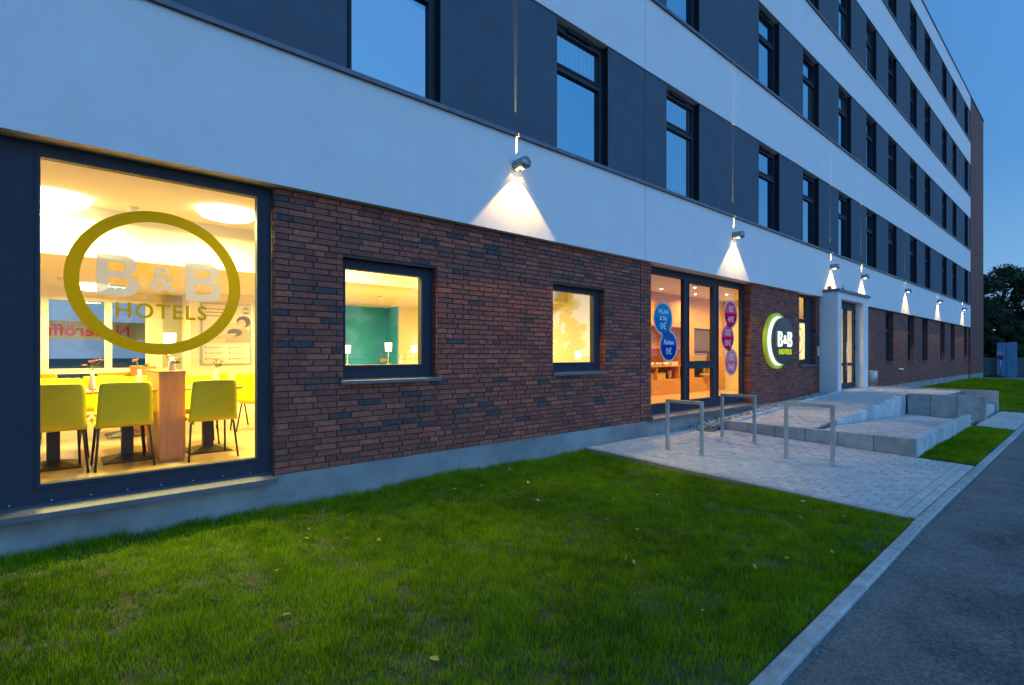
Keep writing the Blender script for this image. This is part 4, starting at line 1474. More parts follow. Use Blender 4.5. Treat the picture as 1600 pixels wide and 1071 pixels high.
CH = [(-0.03, 1.06, 4, 'lime chair with its back to the big window, left edge of the pane'),
      (0.47, 1.05, 3, 'lime chair with its back to the big window, just left of the wooden divider'),
      (1.20, 1.00, 2, 'lime chair with its back to the big window, right of the wooden divider'),
      (0.02, 1.98, 183, 'lime chair across the table from the leftmost window chair'),
      (0.52, 1.97, 179, 'lime chair across the table, half hidden behind the middle window chair'),
      (1.24, 1.95, 178, 'lime chair across the table, half hidden behind the right window chair'),
      (0.42, 3.05, 0, 'lime chair at the second row of tables, left of the pair'),
      (0.90, 3.02, 2, 'lime chair at the second row of tables, right of the pair'),
      (0.62, 4.05, 180, 'lime chair at the far side of the second table row'),
      (2.18, 2.72, -62, 'lime chair turned sideways by the cream wall, near one'),
      (2.02, 3.28, -78, 'lime chair turned sideways by the cream wall, far one'),
      (-0.28, 3.9, 160, 'lime chair seen edge on beside the back window'),
      (1.35, 4.3, 180, 'lime chair near the grey column under the poster')]
chairs = []
for i, (x, y, a, lab) in enumerate(CH):
    t = chair if i == 0 else copy_tree(chair)
    t.location = (x, y, FZ); t.rotation_euler = (0, 0, R(a))
    tag(t, lab, 'chair', 'lime green chairs in the dining room')

def build_table():
    t = empty('table', (0, 0, 0))
    MB().box(-0.28, 0.28, -0.35, 0.35, 0.715, 0.742, bev=0.004).build('tabletop', M_wood, t)
    MB().box(-0.05, 0.05, -0.05, 0.05, 0.045, 0.714).build('pedestal', M_black, t)
    s = MB()
    a, b = 0.205, 0.235
    vs = [(-a, -b, 0), (a, -b, 0), (a, b, 0), (-a, b, 0), (-a, -b, 0.012), (a, -b, 0.012), (a, b, 0.012), (-a, b, 0.012), (-.06, -.06, .06), (.06, -.06, .06), (.06, .06, .06), (-.06, .06, .06)]
    fs = []
    for q0 in (0, 4):
        for q in range(4):
            fs.append((q0 + q, q0 + (q + 1) % 4, q0 + 4 + (q + 1) % 4, q0 + 4 + q))
    fs.append((8, 9, 10, 11))
    s.add(vs, fs); s.build('base', M_black, t)
    return t
table = build_table()
TB = [(-0.03, 1.42, 'pedestal table behind the leftmost lime window chair'), (0.54, 1.42, 'pedestal table left of the wooden divider'),
      (1.27, 1.44, 'pedestal table right of the wooden divider'), (0.68, 3.5, 'pedestal table in the second row, behind the divider'),
      (2.62, 3.0, 'pedestal table by the cream wall at the right edge of the big window'), (-0.35, 3.4, 'pedestal table near the back window')]
for i, (x, y, lab) in enumerate(TB):
    t = table if i == 0 else copy_tree(table)
    t.location = (x, y, FZ)
    tag(t, lab, 'table', 'pedestal tables in the dining room')

def divider(x0, x1, y0, y1, z1, lab):
    t = empty('room_divider', ((x0 + x1) / 2, y0, FZ))
    tag(t, lab, 'divider')
    hx = (x1 - x0) / 2
    MB().box(-hx, hx, 0, y1 - y0, 0.03, z1 - FZ - 0.02, bev=0.003).build('body', M_wood, t)
    MB().box(-hx + .01, hx - .01, 0.012, y1 - y0 - .01, 0.0, 0.0295).build('toe_kick', M_wood, t)
    MB().box(-hx - 0.004, hx + 0.004, -0.004, y1 - y0, z1 - FZ - 0.0195, z1 - FZ, bev=0.003).build('top_board', M_wood, t)
divider(0.755, 0.98, 0.92, 1.95, 1.335, 'narrow beech veneer divider standing between two tables close to the big window')
divider(0.80, 1.02, 3.5, 4.4, 1.335, 'beech veneer divider farther back, half hidden by the near one')
divider(3.0, 5.3, 2.75, 2.95, 1.33, 'long beech divider carrying lamps seen through the left small window')

def flowers(x, y, z, reds, lab, vase=True, h=0.19, seed=0):
    rnd = random.Random(seed)
    t = empty('flower_vase', (x, y, z))
    tag(t, lab, 'vase of flowers')
    if vase:
        MB().lathe([(0.028, 0), (0.034, 0.02), (0.03, 0.08), (0.018, 0.14), (0.013, h), (0.010, h)], n=16).build('vase', M_whitepl, t)
    n = len(reds)
    st = MB(); gm = mat('flower_stem', (0.08, 0.16, 0.03), 0.7)
    for i, c in enumerate(reds):
        a = 2 * math.pi * i / n + rnd.uniform(-.4, .4)
        d = rnd.uniform(0.05, 0.085)
        p = Vector((math.cos(a) * d, math.sin(a) * d, h + rnd.uniform(0.05, 0.12)))
        st.tube([(0, 0, h - 0.02), (p.x * .4, p.y * .4, (h + p.z) / 2), tuple(p)], 0.0028, 5)
        st.add([(p.x * .3, p.y * .3, h + .02), (p.x * .8 + .02, p.y * .7, h + .03), (p.x * .9, p.y * .9 + .01, h + .05), (p.x * .5 - .015, p.y * .5, h + .045)], [(0, 1, 2, 3)])
        f = MB()
        m_ = mat('petal_' + c, {'orange': (0.85, 0.24, 0.03), 'red': (0.72, 0.05, 0.03)}[c], 0.6)
        for k in range(9):
            b = 2 * math.pi * k / 9
            u = Vector((math.cos(b), math.sin(b), rnd.uniform(0.1, 0.5))).normalized(); w = Vector((-math.sin(b), math.cos(b), 0))
            r_ = 0.032
            f.add([p, p + u * r_ * .6 + w * .010, p + u * r_ * 1.1, p + u * r_ * .6 - w * .010], [(0, 1, 2, 3)])
        f.lathe([(0.004, -0.004), (0.010, 0.002), (0.007, 0.009), (0.001, 0.011)], c=tuple(p), n=8)
        f.build('flower', m_, t)
    st.build('stems', gm, t)
flowers(0.26, 1.40, FZ + .742, ['orange', 'orange', 'orange', 'orange'], 'white vase of orange gerberas on the leftmost tables', h=0.20, seed=1)
flowers(0.66, 1.60, FZ + .742, ['orange', 'orange', 'orange'], 'white vase of orange flowers left of the wooden divider', h=0.20, seed=2)
flowers(0.88, 1.05, 1.335, ['orange', 'orange', 'orange', 'red'], 'small glass of orange flowers on top of the near wooden divider', h=0.05, seed=3)
flowers(1.36, 1.45, FZ + .742, ['red', 'red', 'red'], 'white vase of red gerberas on the table right of the divider', h=0.20, seed=4)
flowers(4.46, 2.85, 1.33, ['orange', 'orange', 'orange'], 'orange flowers on the long divider seen through the left small window', h=0.05, seed=5)

def table_lamp(x, y, z, lab, h=0.34, sr=0.062, sh=0.15, p=6):
    t = empty('table_lamp', (x, y, z))
    tag(t, lab, 'table lamp')
    MB().lathe([(0.05, 0), (0.05, 0.012), (0.008, 0.016), (0.006, h - sh * .5)], n=16).build('stand', M_steel, t)
    MB().lathe([(sr * .86, h - sh * .5), (sr, h + sh * .5)], n=24).build('shade', M_emshade, t)
    l = bpy.data.lights.new('bulb', 'POINT'); l.energy = p; l.color = WARM; l.shadow_soft_size = 0.07
    lo = bpy.data.objects.new('bulb', l); lo.location = (0, 0, h + sh * .5 + 0.09); link(lo, t)
table_lamp(0.905, 1.40, 1.335, 'small lamp with white shade on the near wooden divider', h=0.33)
table_lamp(3.493, 2.85, 1.33, 'lamp with white shade at the left side of the left small window', h=0.26, sr=0.05, sh=0.13)
table_lamp(4.213, 2.85, 1.33, 'lamp with white shade in the middle of the left small window', h=0.30, sr=0.06, sh=0.15)
table_lamp(4.706, 2.85, 1.33, 'lamp with white shade at the right side of the left small window', h=0.27, sr=0.055, sh=0.13)
table_lamp(7.25, 1.2, 1.22, 'lamp with white shade behind the reflective small window', h=0.27, sr=0.055, sh=0.15)
bx('lamp_table', M_wood, None, 6.4, 7.7, 1.05, 1.4, 1.18, 1.215)
tag(bpy.data.objects['lamp_table'], 'narrow beech board under the reflective small window', 'shelf')
t = empty('menu_rack', (4.12, 2.84, 1.33))
tag(t, 'small black rack holding menu cards on the long divider', 'rack')
s = MB()
for dx in (-0.11, -0.045, 0.045, 0.11):
    s.tube([(dx, 0, 0), (dx, 0, 0.13 if abs(dx) > .1 else 0.2)], 0.005, 6)
s.tube([(-0.11, 0, 0.13), (0.11, 0, 0.13)], 0.005, 6); s.tube([(-0.045, 0, 0.2), (0.045, 0, 0.2)], 0.005, 6)
s.build('wire_frame', M_black, t)
MB().box(-0.05, 0.05, -0.01, 0.01, 0.04, 0.115).build('card', mat('menu_card', (0.2, 0.16, 0.12), .6), t)

# ceiling lights
def ceiling_light(x, y, z, power, lab, r=0.30):
    t = empty('ceiling_light', (x, y, z))
    tag(t, lab, 'ceiling light')
    MB().lathe([(r * .55, -0.10), (r * .85, -0.075), (r, -0.03), (r, 0.0)], n=32).build('diffuser', M_emlamp, t)
    area('bulb', t, (0, 0, -0.13), r * 2, power, WARM)
P0 = 112
ceiling_light(1.42, 1.20, 3.14, P0 * 1.5, 'round ceiling light at the upper right of the big dining room window')
ceiling_light(-0.02, 1.72, 3.14, P0 * 1.5, 'round ceiling light at the upper left edge of the big dining room window')
ceiling_light(0.38, 5.0, 2.585, P0 * .8, 'round ceiling light hanging near the back windows behind the ring logo', r=0.2)
ceiling_light(-3.2, 3.5, 2.585, P0, 'round ceiling light left of the big window, seen reflected in the back window')
ceiling_light(3.2, 1.15, 3.14, P0 * .9, 'round ceiling light above the left small window')
ceiling_light(3.3, 3.9, 2.585, P0 * .8, 'round ceiling light on the dropped ceiling near the poster wall')
ceiling_light(5.4, 1.3, 3.14, P0 * .7, 'round ceiling light between the two small windows')
ceiling_light(7.0, 3.6, 2.585, P0 * .6, 'round ceiling light behind the reflective small window')

t = empty('exit_sign', (0.69, 4.8, 2.50))
tag(t, 'small green and white emergency exit sign under the dropped ceiling', 'exit sign')
MB().box(-0.12, 0.12, 0, 0.02, -0.055, 0.055).build('panel', emis('exit_panel_glow', (0.9, 1, 0.9), 1.3), t)
MB().box(-0.11, -0.045, -0.003, -0.001, -0.045, 0.035).build('pictogram', emis('exit_green_glow', (0.0, 0.6, 0.25), 1.0), t)
MB().box(-0.02, 0.045, -0.003, -0.001, -0.045, 0.035).build('pictogram', MATS['exit_green_glow'], t)
MB().box(-0.10, 0.10, 0.004, 0.016, 0.056, 0.085).build('bracket', M_whitepl, t)
for x, y, z, lab in ((0.62, 1.75, 3.139, 'smoke detector on the ceiling inside the ring logo'), (0.05, 4.4, 2.584, 'smoke detector on the dropped ceiling at the left'),
                     (1.5, 3.6, 2.584, 'smoke detector on the dropped ceiling beside the letters'), (4.4, 3.6, 2.584, 'smoke detector seen through the left small window')):
    t = MB().lathe([(0.03, -0.045), (0.05, -0.03), (0.055, 0.0)], n=20).build('smoke_detector', M_whitepl, None, (x, y, z))
    tag(t, lab, 'smoke detector')

# poster on the cream wall (hotel advert with a reclining person)
t = empty('poster', (0, 5.14, 0))
tag(t, 'large framed advertising poster with a smiling reclining person on the cream wall', 'poster')
px0, px1, pz0, pz1 = 1.84, 2.64, 1.32, 2.42
s = MB()
s.box(px0, px1, -0.022, -0.001, pz0, pz0 + .025); s.box(px0, px1, -0.022, -0.001, pz1 - .025, pz1)
s.box(px0, px0 + .025, -0.022, -0.001, pz0 + .025, pz1 - .025); s.box(px1 - .025, px1, -0.022, -0.001, pz0 + .025, pz1 - .025)
s.build('frame', M_steel, t)
MB().box(px0 + .025, px1 - .025, -0.010, -0.001, pz0 + .025, pz1 - .025).build('sheet', mat('poster_paper', (0.72, 0.66, 0.52), .6), t)
def flat(name, pts, c, y, parent):
    return MB().add([(a, y, b) for a, b in pts], [tuple(range(len(pts)))]).build(name, mat('print_' + name, c, .6), parent)
def ell(cx_, cz_, rx, rz, n=20, a=0.0):
    return [(cx_ + rx * math.cos(q) * math.cos(a) - rz * math.sin(q) * math.sin(a), cz_ + rx * math.cos(q) * math.sin(a) + rz * math.sin(q) * math.cos(a)) for q in [2 * math.pi * k / n for k in range(n)]]
flat('meadow', [(px0 + .03, 1.70), (px1 - .03, 1.70), (px1 - .03, 2.12), (2.25, 2.05), (px0 + .03, 1.80)], (0.55, 0.50, 0.32), -0.012, t)
flat('shirt', [(2.20, 1.72), (px1 - .03, 1.72), (px1 - .03, 1.92), (2.50, 2.0), (2.34, 1.93), (2.22, 1.82)], (0.42, 0.30, 0.20), -0.0135, t)
flat('sleeve', ell(2.36, 1.90, .12, .07), (0.10, 0.09, 0.07), -0.0145, t)
flat('forearm', ell(2.22, 1.83, .17, .035, a=0.25), (0.62, 0.40, 0.24), -0.0150, t)
flat('hair', ell(2.50, 2.10, .115, .105), (0.09, 0.06, 0.04), -0.0155, t)
flat('face', ell(2.465, 2.055, .068, .085, a=-0.3), (0.68, 0.44, 0.28), -0.0160, t)
flat('smile', ell(2.445, 2.02, .022, .007, a=0.2), (0.85, 0.8, 0.75), -0.0165, t)
flat('eye', ell(2.44, 2.075, .010, .005), (0.05, 0.03, 0.02), -0.0165, t)
flat('eye', ell(2.487, 2.085, .010, .005), (0.05, 0.03, 0.02), -0.0166, t)
flat('badge', ell(2.54, 2.30, .065, .06), (0.20, 0.14, 0.04), -0.0165, t)
text_obj('letters', 'B&B', 0.07, M_whitepl, t, 2.54, 5.14 - 0.0175 - 5.14, 2.30, bold=0.002)
s = MB()
for k, (zz, w) in enumerate(((2.30, .32), (2.24, .30), (2.18, .26))):
    s.box(1.90, 1.90 + w, -0.0125, -0.0105, zz, zz + .018)
for r_i in range(3):
    for c_i in range(2):
        s.box(1.90 + c_i * .37, 1.925 + c_i * .37, -0.0125, -0.0105, 1.61 - r_i * .10, 1.64 - r_i * .10)
        s.box(1.95 + c_i * .37, 2.15 + c_i * .37, -0.0125, -0.0105, 1.62 - r_i * .10, 1.632 - r_i * .10)
s.build('print_line', mat('print_grey', (0.30, 0.27, 0.2), .6), t)

# banner outside the back windows
t = empty('banner', (0, 7.3, 0))
tag(t, 'white banner with red letters outside the back windows, read mirrored from inside', 'banner')
bx('sheet', mat('banner_cloth', (0.55, 0.58, 0.62), .7), t, -1.6, 1.75, 0.01, 0.02, 1.78, 2.12)
text_obj('letters', 'Neueröffnung', 0.30, mat('banner_red', (0.75, 0.03, 0.02), .6, emit=(0.8, 0.05, 0.02), estr=0.0), t, 0.20, 0.0, 1.94, bold=0.006, mirror=True)
for x in (-1.55, 1.7):
    MB().tube([(x, 0.05, -0.3), (x, 0.05, 2.2)], 0.03, 8).build('pole', M_steel, t)

# ================================================================== BREAKFAST BUFFET
t = empty('buffet', (11.2, 2.5, FZ))
tag(t, 'wooden breakfast buffet wall with open shelves behind the tall window', 'buffet')
L = 4.2
MB().box(-2.5, L, 0, 0.6, 0, 0.42, bev=0.004).build('base_cabinet', M_woodh, t)
MB().box(-2.5, L, -0.0, 0.5, 1.87, 2.765).build('upper_panel', M_woodh, t)
MB().box(-2.5, L, 0.56, 0.60, 0.421, 1.869).build('back_panel', M_woodh, t)
MB().box(-2.5, 2.36, 0.0, 0.555, 0.765, 0.79).build('shelf', M_woodh, t)
MB().box(-2.5, 2.05, 0.2, 0.555, 1.27, 1.29).build('shelf', M_woodh, t)
MB().box(2.06, 2.40, 0.004, 0.556, 0.421, 1.868).build('side_panel', M_woodh, t)
MB().box(3.62, L - 0.001, 0.004, 0.556, 0.421, 1.868).build('side_panel', M_woodh, t)
MB().box(1.62, 1.65, 0.01, 0.556, 0.421, 0.764).build('shelf_support', M_woodh, t)
MB().box(0.55, 0.58, 0.01, 0.556, 0.421, 0.764).build('shelf_support', M_woodh, t)
t2 = MB().box(2.42, 3.60, 0.10, 0.555, 1.20, 1.86).build('appliance_hood', mat('dark_cabinet', (0.10, 0.05, 0.035), .5), t)
cups = None
for k in range(9):
    if k in (3,): continue
    s = MB().lathe([(0.03, 0), (0.042, 0.09), (0.038, 0.09), (0.028, 0.012)], n=14)
    if cups is None: cups = s.mesh('cup', M_whitepl)
    o = bpy.data.objects.new('cup', cups); o.location = (11.45 + 0.125 * k + random.uniform(-.02, .02), 2.58 + random.uniform(0, .1), FZ + 0.79); link(o)
    tag(o, 'white cup in the row on the upper buffet shelf', 'cup', 'white cups on the buffet shelf')
t = empty('bread_bin', (12.0, 2.62, FZ + 0.42)); tag(t, 'long yellow serving box with dark lids on the buffet counter', 'serving box')
MB().box(-0.42, 0.32, 0, 0.3, 0, 0.19, bev=0.01).build('box', mat('yellow_ware', (0.70, 0.52, 0.08), .5), t)
for dx in (-0.25, 0.1): MB().lathe([(0.13, 0.19), (0.12, 0.215), (0.05, 0.235), (0.01, 0.24)], c=(dx, .15, 0), n=16).build('lid', M_black, t)
o = MB().lathe([(0.05, 0), (0.07, 0.22), (0.06, 0.23), (0.05, 0.2)], n=16).build('jug', M_whitepl, None, (12.62, 2.7, FZ + .421)); tag(o, 'pale jug standing at the end of the yellow serving box', 'jug')
t = empty('napkin_stack', (12.72, 2.58, FZ + 0.79)); tag(t, 'stack of white plates on the upper buffet shelf beside the cups', 'plates')
for k in range(5): MB().box(-0.16, 0.16, 0, 0.3, k * .022, k * .022 + .018, bev=0.004).build('plate', M_whitepl, t)
t = empty('coffee_machine', (14.2, 2.62, FZ + 0.42)); tag(t, 'dark coffee machine with lit red strip under the cabinet', 'coffee machine')
MB().box(-0.42, 0.42, 0.05, 0.4, 0.36, 0.74, bev=0.02).build('body', mat('machine_steel', (0.45, 0.42, 0.36), .35, metal=.6), t)
MB().box(-0.42, 0.42, 0.0, 0.4, 0.0, 0.06, bev=0.01).build('drip_tray', M_black, t)
MB().box(-0.42, -0.2, 0.1, 0.4, 0.061, 0.359).build('column', M_black, t); MB().box(0.3, 0.42, 0.1, 0.4, 0.061, 0.359).build('column', M_steel, t)
MB().box(-0.40, 0.40, 0.035, 0.049, 0.66, 0.70).build('display_strip', emis('machine_red_glow', (1.0, 0.12, 0.05), 0.8), t)
t = empty('fruit_bowl', (14.3, 2.58, FZ + 0.421)); tag(t, 'shallow basket of rolls on the buffet counter', 'basket')
MB().lathe([(0.16, 0), (0.22, 0.06), (0.24, 0.07), (0.2, 0.05)], n=20).build('basket', mat('wicker', (0.62, 0.45, 0.16), .7), t)
for k in range(7):
    a = k * 0.9
    MB().lathe([(0.01, 0), (0.045, 0.015), (0.045, 0.035), (0.01, 0.055)], c=(0.11 * math.cos(a), 0.11 * math.sin(a), 0.05), n=10).build('roll', mat('bread_crust', (0.62, 0.38, 0.12), .7), t)
t = empty('jar_rack', (13.2, 2.6, FZ + 0.421)); tag(t, 'black wire rack of jam jars on the buffet counter', 'rack')
for zz in (0.0, 0.11, 0.22):
    MB().box(-0.12, 0.12, 0, 0.14, zz, zz + 0.008).build('tray', M_black, t)
    for dx in (-0.06, 0.06): MB().lathe([(0.04, 0), (0.04, 0.07), (0.03, 0.08)], c=(dx, .07, zz + .008), n=12).build('jar', M_whitepl, t)

def spot_light(x, y, z, power, lab):
    t = empty('ceiling_spotlight', (x, y, z)); tag(t, lab, 'ceiling spotlight')
    MB().lathe([(0.035, -0.006), (0.06, -0.004), (0.06, 0)], n=20).build('ring', M_steel, t)
    MB().lathe([(0.0, -0.008), (0.034, -0.0075), (0.034, -0.004)], n=20).build('lens', emis('spot_lens_glow_%d' % int(x * 10), (1.0, 0.8, 0.5), 40), t)
    area('bulb', t, (0, 0, -0.02), 0.08, power, (1.0, 0.62, 0.25), spread=150)
spot_light(9.6, 1.3, 3.169, 38, 'bright recessed spotlight at the top of the tall buffet window')
spot_light(11.6, 1.3, 3.169, 38, 'recessed spotlight above the middle light of the buffet window')
spot_light(13.6, 1.5, 3.169, 38, 'recessed spotlight near the coffee machine')
spot_light(11.2, 2.0, 3.169, 22, 'recessed spotlight close to the wooden buffet panel')
spot_light(12.9, 2.05, 3.169, 22, 'recessed spotlight washing the right half of the wooden panel')
ceiling_light(14.6, 1.2, 3.17, 50, 'round ceiling light near the pale yellow wall of the buffet room', r=0.2)
# lobby lights and shelf
WL = (1.0, 0.80, 0.46)
for x, y, p, lab in ((16.3, 1.6, 110, 'round lobby ceiling light behind the narrow window'), (18.0, 2.6, 130, 'round lobby ceiling light behind the entrance door'), (20.6, 1.8, 45, 'round lobby ceiling light right of the portal')):
    t = empty('ceiling_light', (x, y, 3.17)); tag(t, lab, 'ceiling light')
    MB().lathe([(0.1, -0.08), (0.17, -0.06), (0.2, -0.02), (0.2, 0.0)], n=28).build('diffuser', M_emlamp, t)
    area('bulb', t, (0, 0, -0.11), 0.4, p, WL)
t = empty('brochure_shelf', (20.3, 3.2, 0.44)); tag(t, 'white brochure shelf with colourful leaflets seen through the entrance door', 'shelf')
s = MB()
for zz in np.arange(0.1, 2.0, 0.3): s.box(-0.9, 0.9, 0, 0.25, zz, zz + 0.02)
s.box(-0.93, -0.901, 0, 0.25, 0, 1.95); s.box(0.901, 0.93, 0, 0.25, 0, 1.95)
s.build('rack_frame', M_whitepl, t)
lc = [(0.7, .6, .1), (0.15, .45, .3), (0.6, .2, .1), (0.2, .3, .55), (0.75, .72, .6)]
lm = [MB().box(0, 0.13, 0.1, 0.12, 0, 0.22).mesh('leaflet', mat('leaflet_%s' % 'abcde'[i], c, .5)) for i, c in enumerate(lc)]
for zz in np.arange(0.1, 1.9, 0.3):
    for k in range(11):
        if random.random() < .8:
            o = bpy.data.objects.new('leaflet', random.choice(lm)); o.location = (-0.88 + k * 0.16, 0, float(zz) + 0.021); link(o, t)

# ================================================================== SMALL THINGS BY THE ENTRANCE
t = empty('litter_bin', (20.15, -0.28, 0.28)); tag(t, 'cylindrical stainless steel litter bin with ashtray right of the entrance portal', 'litter bin')
MB().lathe([(0.19, 0), (0.19, 0.66), (0.182, 0.67), (0.15, 0.67)], n=28).build('body', mat('brushed_steel', (0.42, 0.42, 0.41), .4, metal=.6), t)
MB().box(0.10, 0.215, -0.13, -0.02, 0.48, 0.6, bev=.01).build('ashtray', M_black, t)
MB().box(-0.10, 0.0, 0.185, 0.36, 0.2, 0.5).build('bracket', M_steel, t)
bx('litter_pad', M_conc, None, 19.63, 20.7, -0.55, 0.10, -0.1, 0.28)
tag(bpy.data.objects['litter_pad'], 'small concrete pad under the steel litter bin', 'pad')
t = empty('intercom_panel', (16.40, BY, 1.46)); tag(t, 'pale intercom panel with dark upper part on the brick beside the portal', 'intercom')
MB().box(-0.06, 0.06, -0.02, 0.0, 0, 0.28, bev=.004).build('panel', mat('intercom_steel', (0.7, 0.72, 0.74), .35, metal=.3), t)
MB().box(-0.055, 0.055, -0.018, 0.0, 0.33, 0.58, bev=.004).build('keypad', M_frame, t)
for k in range(3): MB().lathe([(0.012, 0), (0.012, 0.006)], n=10).build('button', M_black, t, (0, -0.021, 0.06 + k * 0.06))
t = empty('alarm_beacon', (16.62, -0.14, 3.411)); tag(t, 'small orange beacon on the left end of the portal roof', 'beacon')
MB().lathe([(0.05, 0), (0.06, 0.02), (0.055, 0.08), (0.02, 0.11)], n=16).build('dome', mat('orange_plastic', (0.75, 0.18, 0.03), .4), t)
t = empty('door_sensor', (17.72, -0.16, 3.411)); tag(t, 'thin dark sensor rod on the portal roof', 'sensor')
MB().tube([(0, 0, 0), (0, 0, 0.22)], 0.012, 8).build('rod', M_black, t); MB().box(-0.03, 0.03, -0.03, 0.03, 0.09, 0.14).build('head', M_black, t)
t = empty('fill_cap', (25.6, BY - .02, 0.86)); tag(t, 'small pale pipe outlet low on the far brick wall', 'pipe outlet')
MB().box(-0.35, 0.25, -0.05, 0.018, 0, 0.06, bev=.01).build('cover', M_whitepl, t)

# ================================================================== BACKGROUND
def build_tree(seed, H, spread, nleaf, leafs, trunk_h):
    rnd = random.Random(seed); nr = np.random.default_rng(seed)
    t = empty('tree', (0, 0, 0))
    s = MB()
    s.tube([(0, 0, -0.4), (0.06, 0.02, trunk_h * .5), (0, 0.1, trunk_h), (0.1, 0.1, H * 0.72)], [0.26, 0.2, 0.16, 0.05], 9)
    clumps = []
    for k in range(46):
        a = rnd.uniform(0, 2 * math.pi); zz = rnd.uniform(trunk_h * .55, H * .95)
        u = (zz - trunk_h * .5) / (H - trunk_h * .5)
        rr = spread * math.sqrt(max(0.05, 1 - (2 * u - 0.85) ** 2)) * rnd.uniform(.35, 1)
        c = (rr * math.cos(a), rr * math.sin(a), zz)
        clumps.append((c, rnd.uniform(.55, 1.25) * spread * .27))
        if k % 2 == 0:
            s.tube([(0, 0.1, zz * .62), (c[0] * .5, c[1] * .5, zz * .86), c], [0.07, 0.045, 0.015], 6)
    s.build('trunk', mat('bark', (0.07, 0.055, 0.04), .9, .3, 8, .6, 30), t)
    per = nleaf // len(clumps)
    V = []; F = []
    for c, r in clumps:
        d = nr.normal(0, 1, (per, 3)); d /= np.linalg.norm(d, axis=1)[:, None]
        p = np.array(c) + d * (r * nr.random(per) ** .45)[:, None] * np.array([1, 1, .75])
        for q in p:
            u = Vector(nr.normal(0, 1, 3)).normalized(); w = u.orthogonal().normalized()
            L_ = leafs * nr.uniform(.6, 1.3)
            b = len(V); qv = Vector(q)
            V += [tuple(qv - u * L_ * .5), tuple(qv + w * L_ * .28), tuple(qv + u * L_ * .5), tuple(qv - w * L_ * .28)]
            F.append((b, b + 1, b + 2, b + 3))
    cr = MB(); cr.v = V; cr.f = F; cr.mi = [0] * len(F); cr.sm = [False] * len(F)
    cr.build('crown', M_leaf, t)
    return t
M_leaf = mat('tree_foliage', (0.030, 0.052, 0.018), .8, .45, .9, c2=(0.055, 0.085, 0.03))
trA = build_tree(3, 9.6, 3.6, 21000, 0.24, 2.4)
trB = build_tree(8, 8.2, 3.3, 18000, 0.24, 1.6)
TR = [(trA, 61, 3.2, 1.0, 10, 'tall dark leafy tree rising directly behind the end of the brick tower'),
      (trB, 63.5, -1.2, 1.1, 80, 'dark leafy tree at the right edge behind the blue wall'),
      (trA, 66, 7.5, 1.0, 200, 'dark tree mostly hidden behind the brick tower'),
      (trB, 66, -6.5, 1.15, 150, 'dark tree just beyond the right edge of the picture'),
      (trB, 60.5, 0.4, .72, 300, 'lower bushy tree filling the gap above the fence'),
      (trA, 70, 1.2, 1.12, 40, 'tall tree in the second row above the blue wall'),
      (trA, 64, -13, 1.0, 120, 'tree along the street beyond the right edge')]
used = set()
for src, x, y, sc_, a, lab in TR:
    if src.name not in used: t = src; used.add(src.name)
    else: t = copy_tree(src)
    t.location = (x, y, -0.3); t.rotation_euler = (0, 0, R(a)); t.scale = (sc_,) * 3
    tag(t, lab, 'tree', 'dark trees beyond the far lawn')
for x, y, sc_, lab in ((4, -42, 1, 'street tree opposite the hotel, left'), (26, -46, 1.1, 'street tree opposite the hotel, middle'), (46, -40, 1.0, 'street tree opposite the hotel, right'), (-22, 78, 1.0, 'tree behind the car park, seen through the dining room'), (-9, 84, 1.0, 'tree behind the car park, right of the banner')):
    t = copy_tree(trA); t.location = (x, y, -0.3); t.scale = (sc_,) * 3; t.rotation_euler = (0, 0, x)
    tag(t, lab, 'tree')

# fence, blue wall, far path, low wall, bush, sign
M_fence = mat('grey_blue_fence_board', (0.17, 0.20, 0.23), .75, .2, 3, rand=.25)
M_bluew = mat('blue_sheet_wall', (0.16, 0.33, 0.50), .6, .1, 2)
t = empty('board_fence', (56, 0, -0.3)); tag(t, 'grey board fence running under the far trees', 'fence')
bm_ = MB().box(0, 0.03, 0, 0.235, 0, 1.55, bev=.004).mesh('board', M_fence)
for k in range(76):
    o = bpy.data.objects.new('board', bm_); o.location = (random.uniform(-.01, .01), -9 + k * 0.24, random.uniform(-.02, .02)); link(o, t)
t = empty('sheet_wall', (55.2, 0, -0.3)); tag(t, 'taller blue corrugated sheet wall standing in front of the board fence', 'wall')
pm = MB().box(0, 0.06, 0.004, 0.296, 0, 1.0, bev=.01).mesh('sheet_panel', M_bluew)
for k in range(4):
    o = bpy.data.objects.new('sheet_panel', pm); o.location = (0.05 * (k % 2), 0.15 - 0.3 * (k + 1), 0); o.scale = (1, 1, 2.72 + 0.02 * k); link(o, t)
t = empty('parking_sign', (53.0, -0.28, -0.3)); tag(t, 'round dark traffic sign on a thin grey pole before the blue wall', 'traffic sign')
MB().tube([(0, 0, 0), (0, 0, 2.05)], 0.03, 8).build('pole', M_steel, t)
s = MB(); n = 20
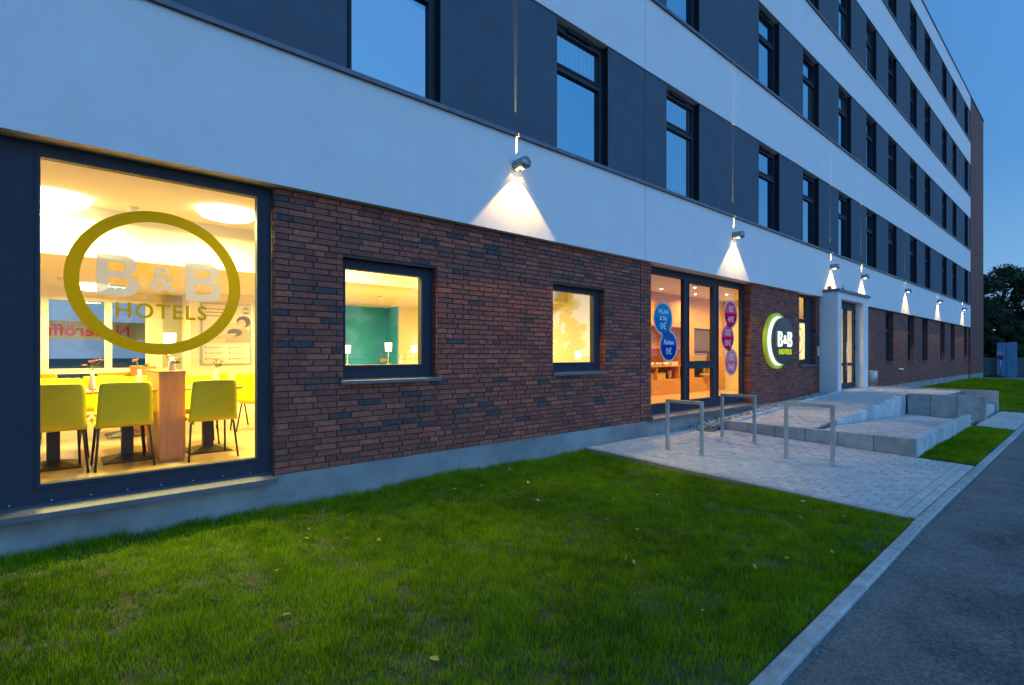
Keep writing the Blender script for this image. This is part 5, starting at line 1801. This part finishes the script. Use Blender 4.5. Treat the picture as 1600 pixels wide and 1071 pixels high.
ring = [(-0.04, 0.2 * math.cos(2 * math.pi * k / n), 1.55 + 0.2 * math.sin(2 * math.pi * k / n)) for k in range(n)]
s.add(ring + [(0.0 - .02, y_, z_) for _, y_, z_ in ring], [tuple(range(n))] + [(k, n + k, n + (k + 1) % n, (k + 1) % n) for k in range(n)])
s.build('round_plate', mat('sign_red_blue', (0.22, 0.05, 0.12), .5), t)
MB().box(-0.04, -0.02, -0.2, 0.2, 1.82, 2.02).build('upper_plate', mat('sign_pale', (0.4, 0.45, 0.5), .5), t)
tag(MB().box(40, 60, 0, 0, 0, 0).build('tmp', M_frame), kind='structure'); bpy.data.objects.remove(bpy.data.objects['tmp'])
tag(MB().box(47.2, 51.5, -14, 12, -0.299, -0.20).build('cross_road', mat('pale_asphalt', (0.17, 0.18, 0.19), .85, .15, 2, .2, 40)), kind='structure')
t = empty('garden_wall', (43.25, 0, -0.3)); tag(t, 'very low concrete edging wall between the far lawn and the cross road', 'wall')
for k in range(9):
    MB().box(0, 0.12, -13.6 + k * 1.5, -13.6 + k * 1.5 + 1.49, 0, 0.33, bev=.01).build('concrete_block', M_conc, t)
def bush(x, y, lab, r=0.55):
    nr = np.random.default_rng(int(x * 10)); t = empty('bush', (x, y, -0.25)); tag(t, lab, 'bush')
    V = []; F = []
    for k in range(1600):
        d = Vector(nr.normal(0, 1, 3)).normalized() * (r * nr.random() ** .4)
        q = Vector((d.x * 1.2, d.y * 1.3, abs(d.z) * .8)); u = Vector(nr.normal(0, 1, 3)).normalized(); w = u.orthogonal().normalized(); b = len(V); L_ = .09
        V += [tuple(q - u * L_ * .5), tuple(q + w * L_ * .3), tuple(q + u * L_ * .5), tuple(q - w * L_ * .3)]; F.append((b, b + 1, b + 2, b + 3))
    c = MB(); c.v = V; c.f = F; c.mi = [0] * len(F); c.sm = [False] * len(F); c.build('foliage', M_leaf, t)
    MB().tube([(0, 0, -.1), (0, 0, .35)], .03, 6).build('stem', MATS['bark'], t)
bush(45.2, -0.75, 'small dark bush at the foot of the brick tower corner')
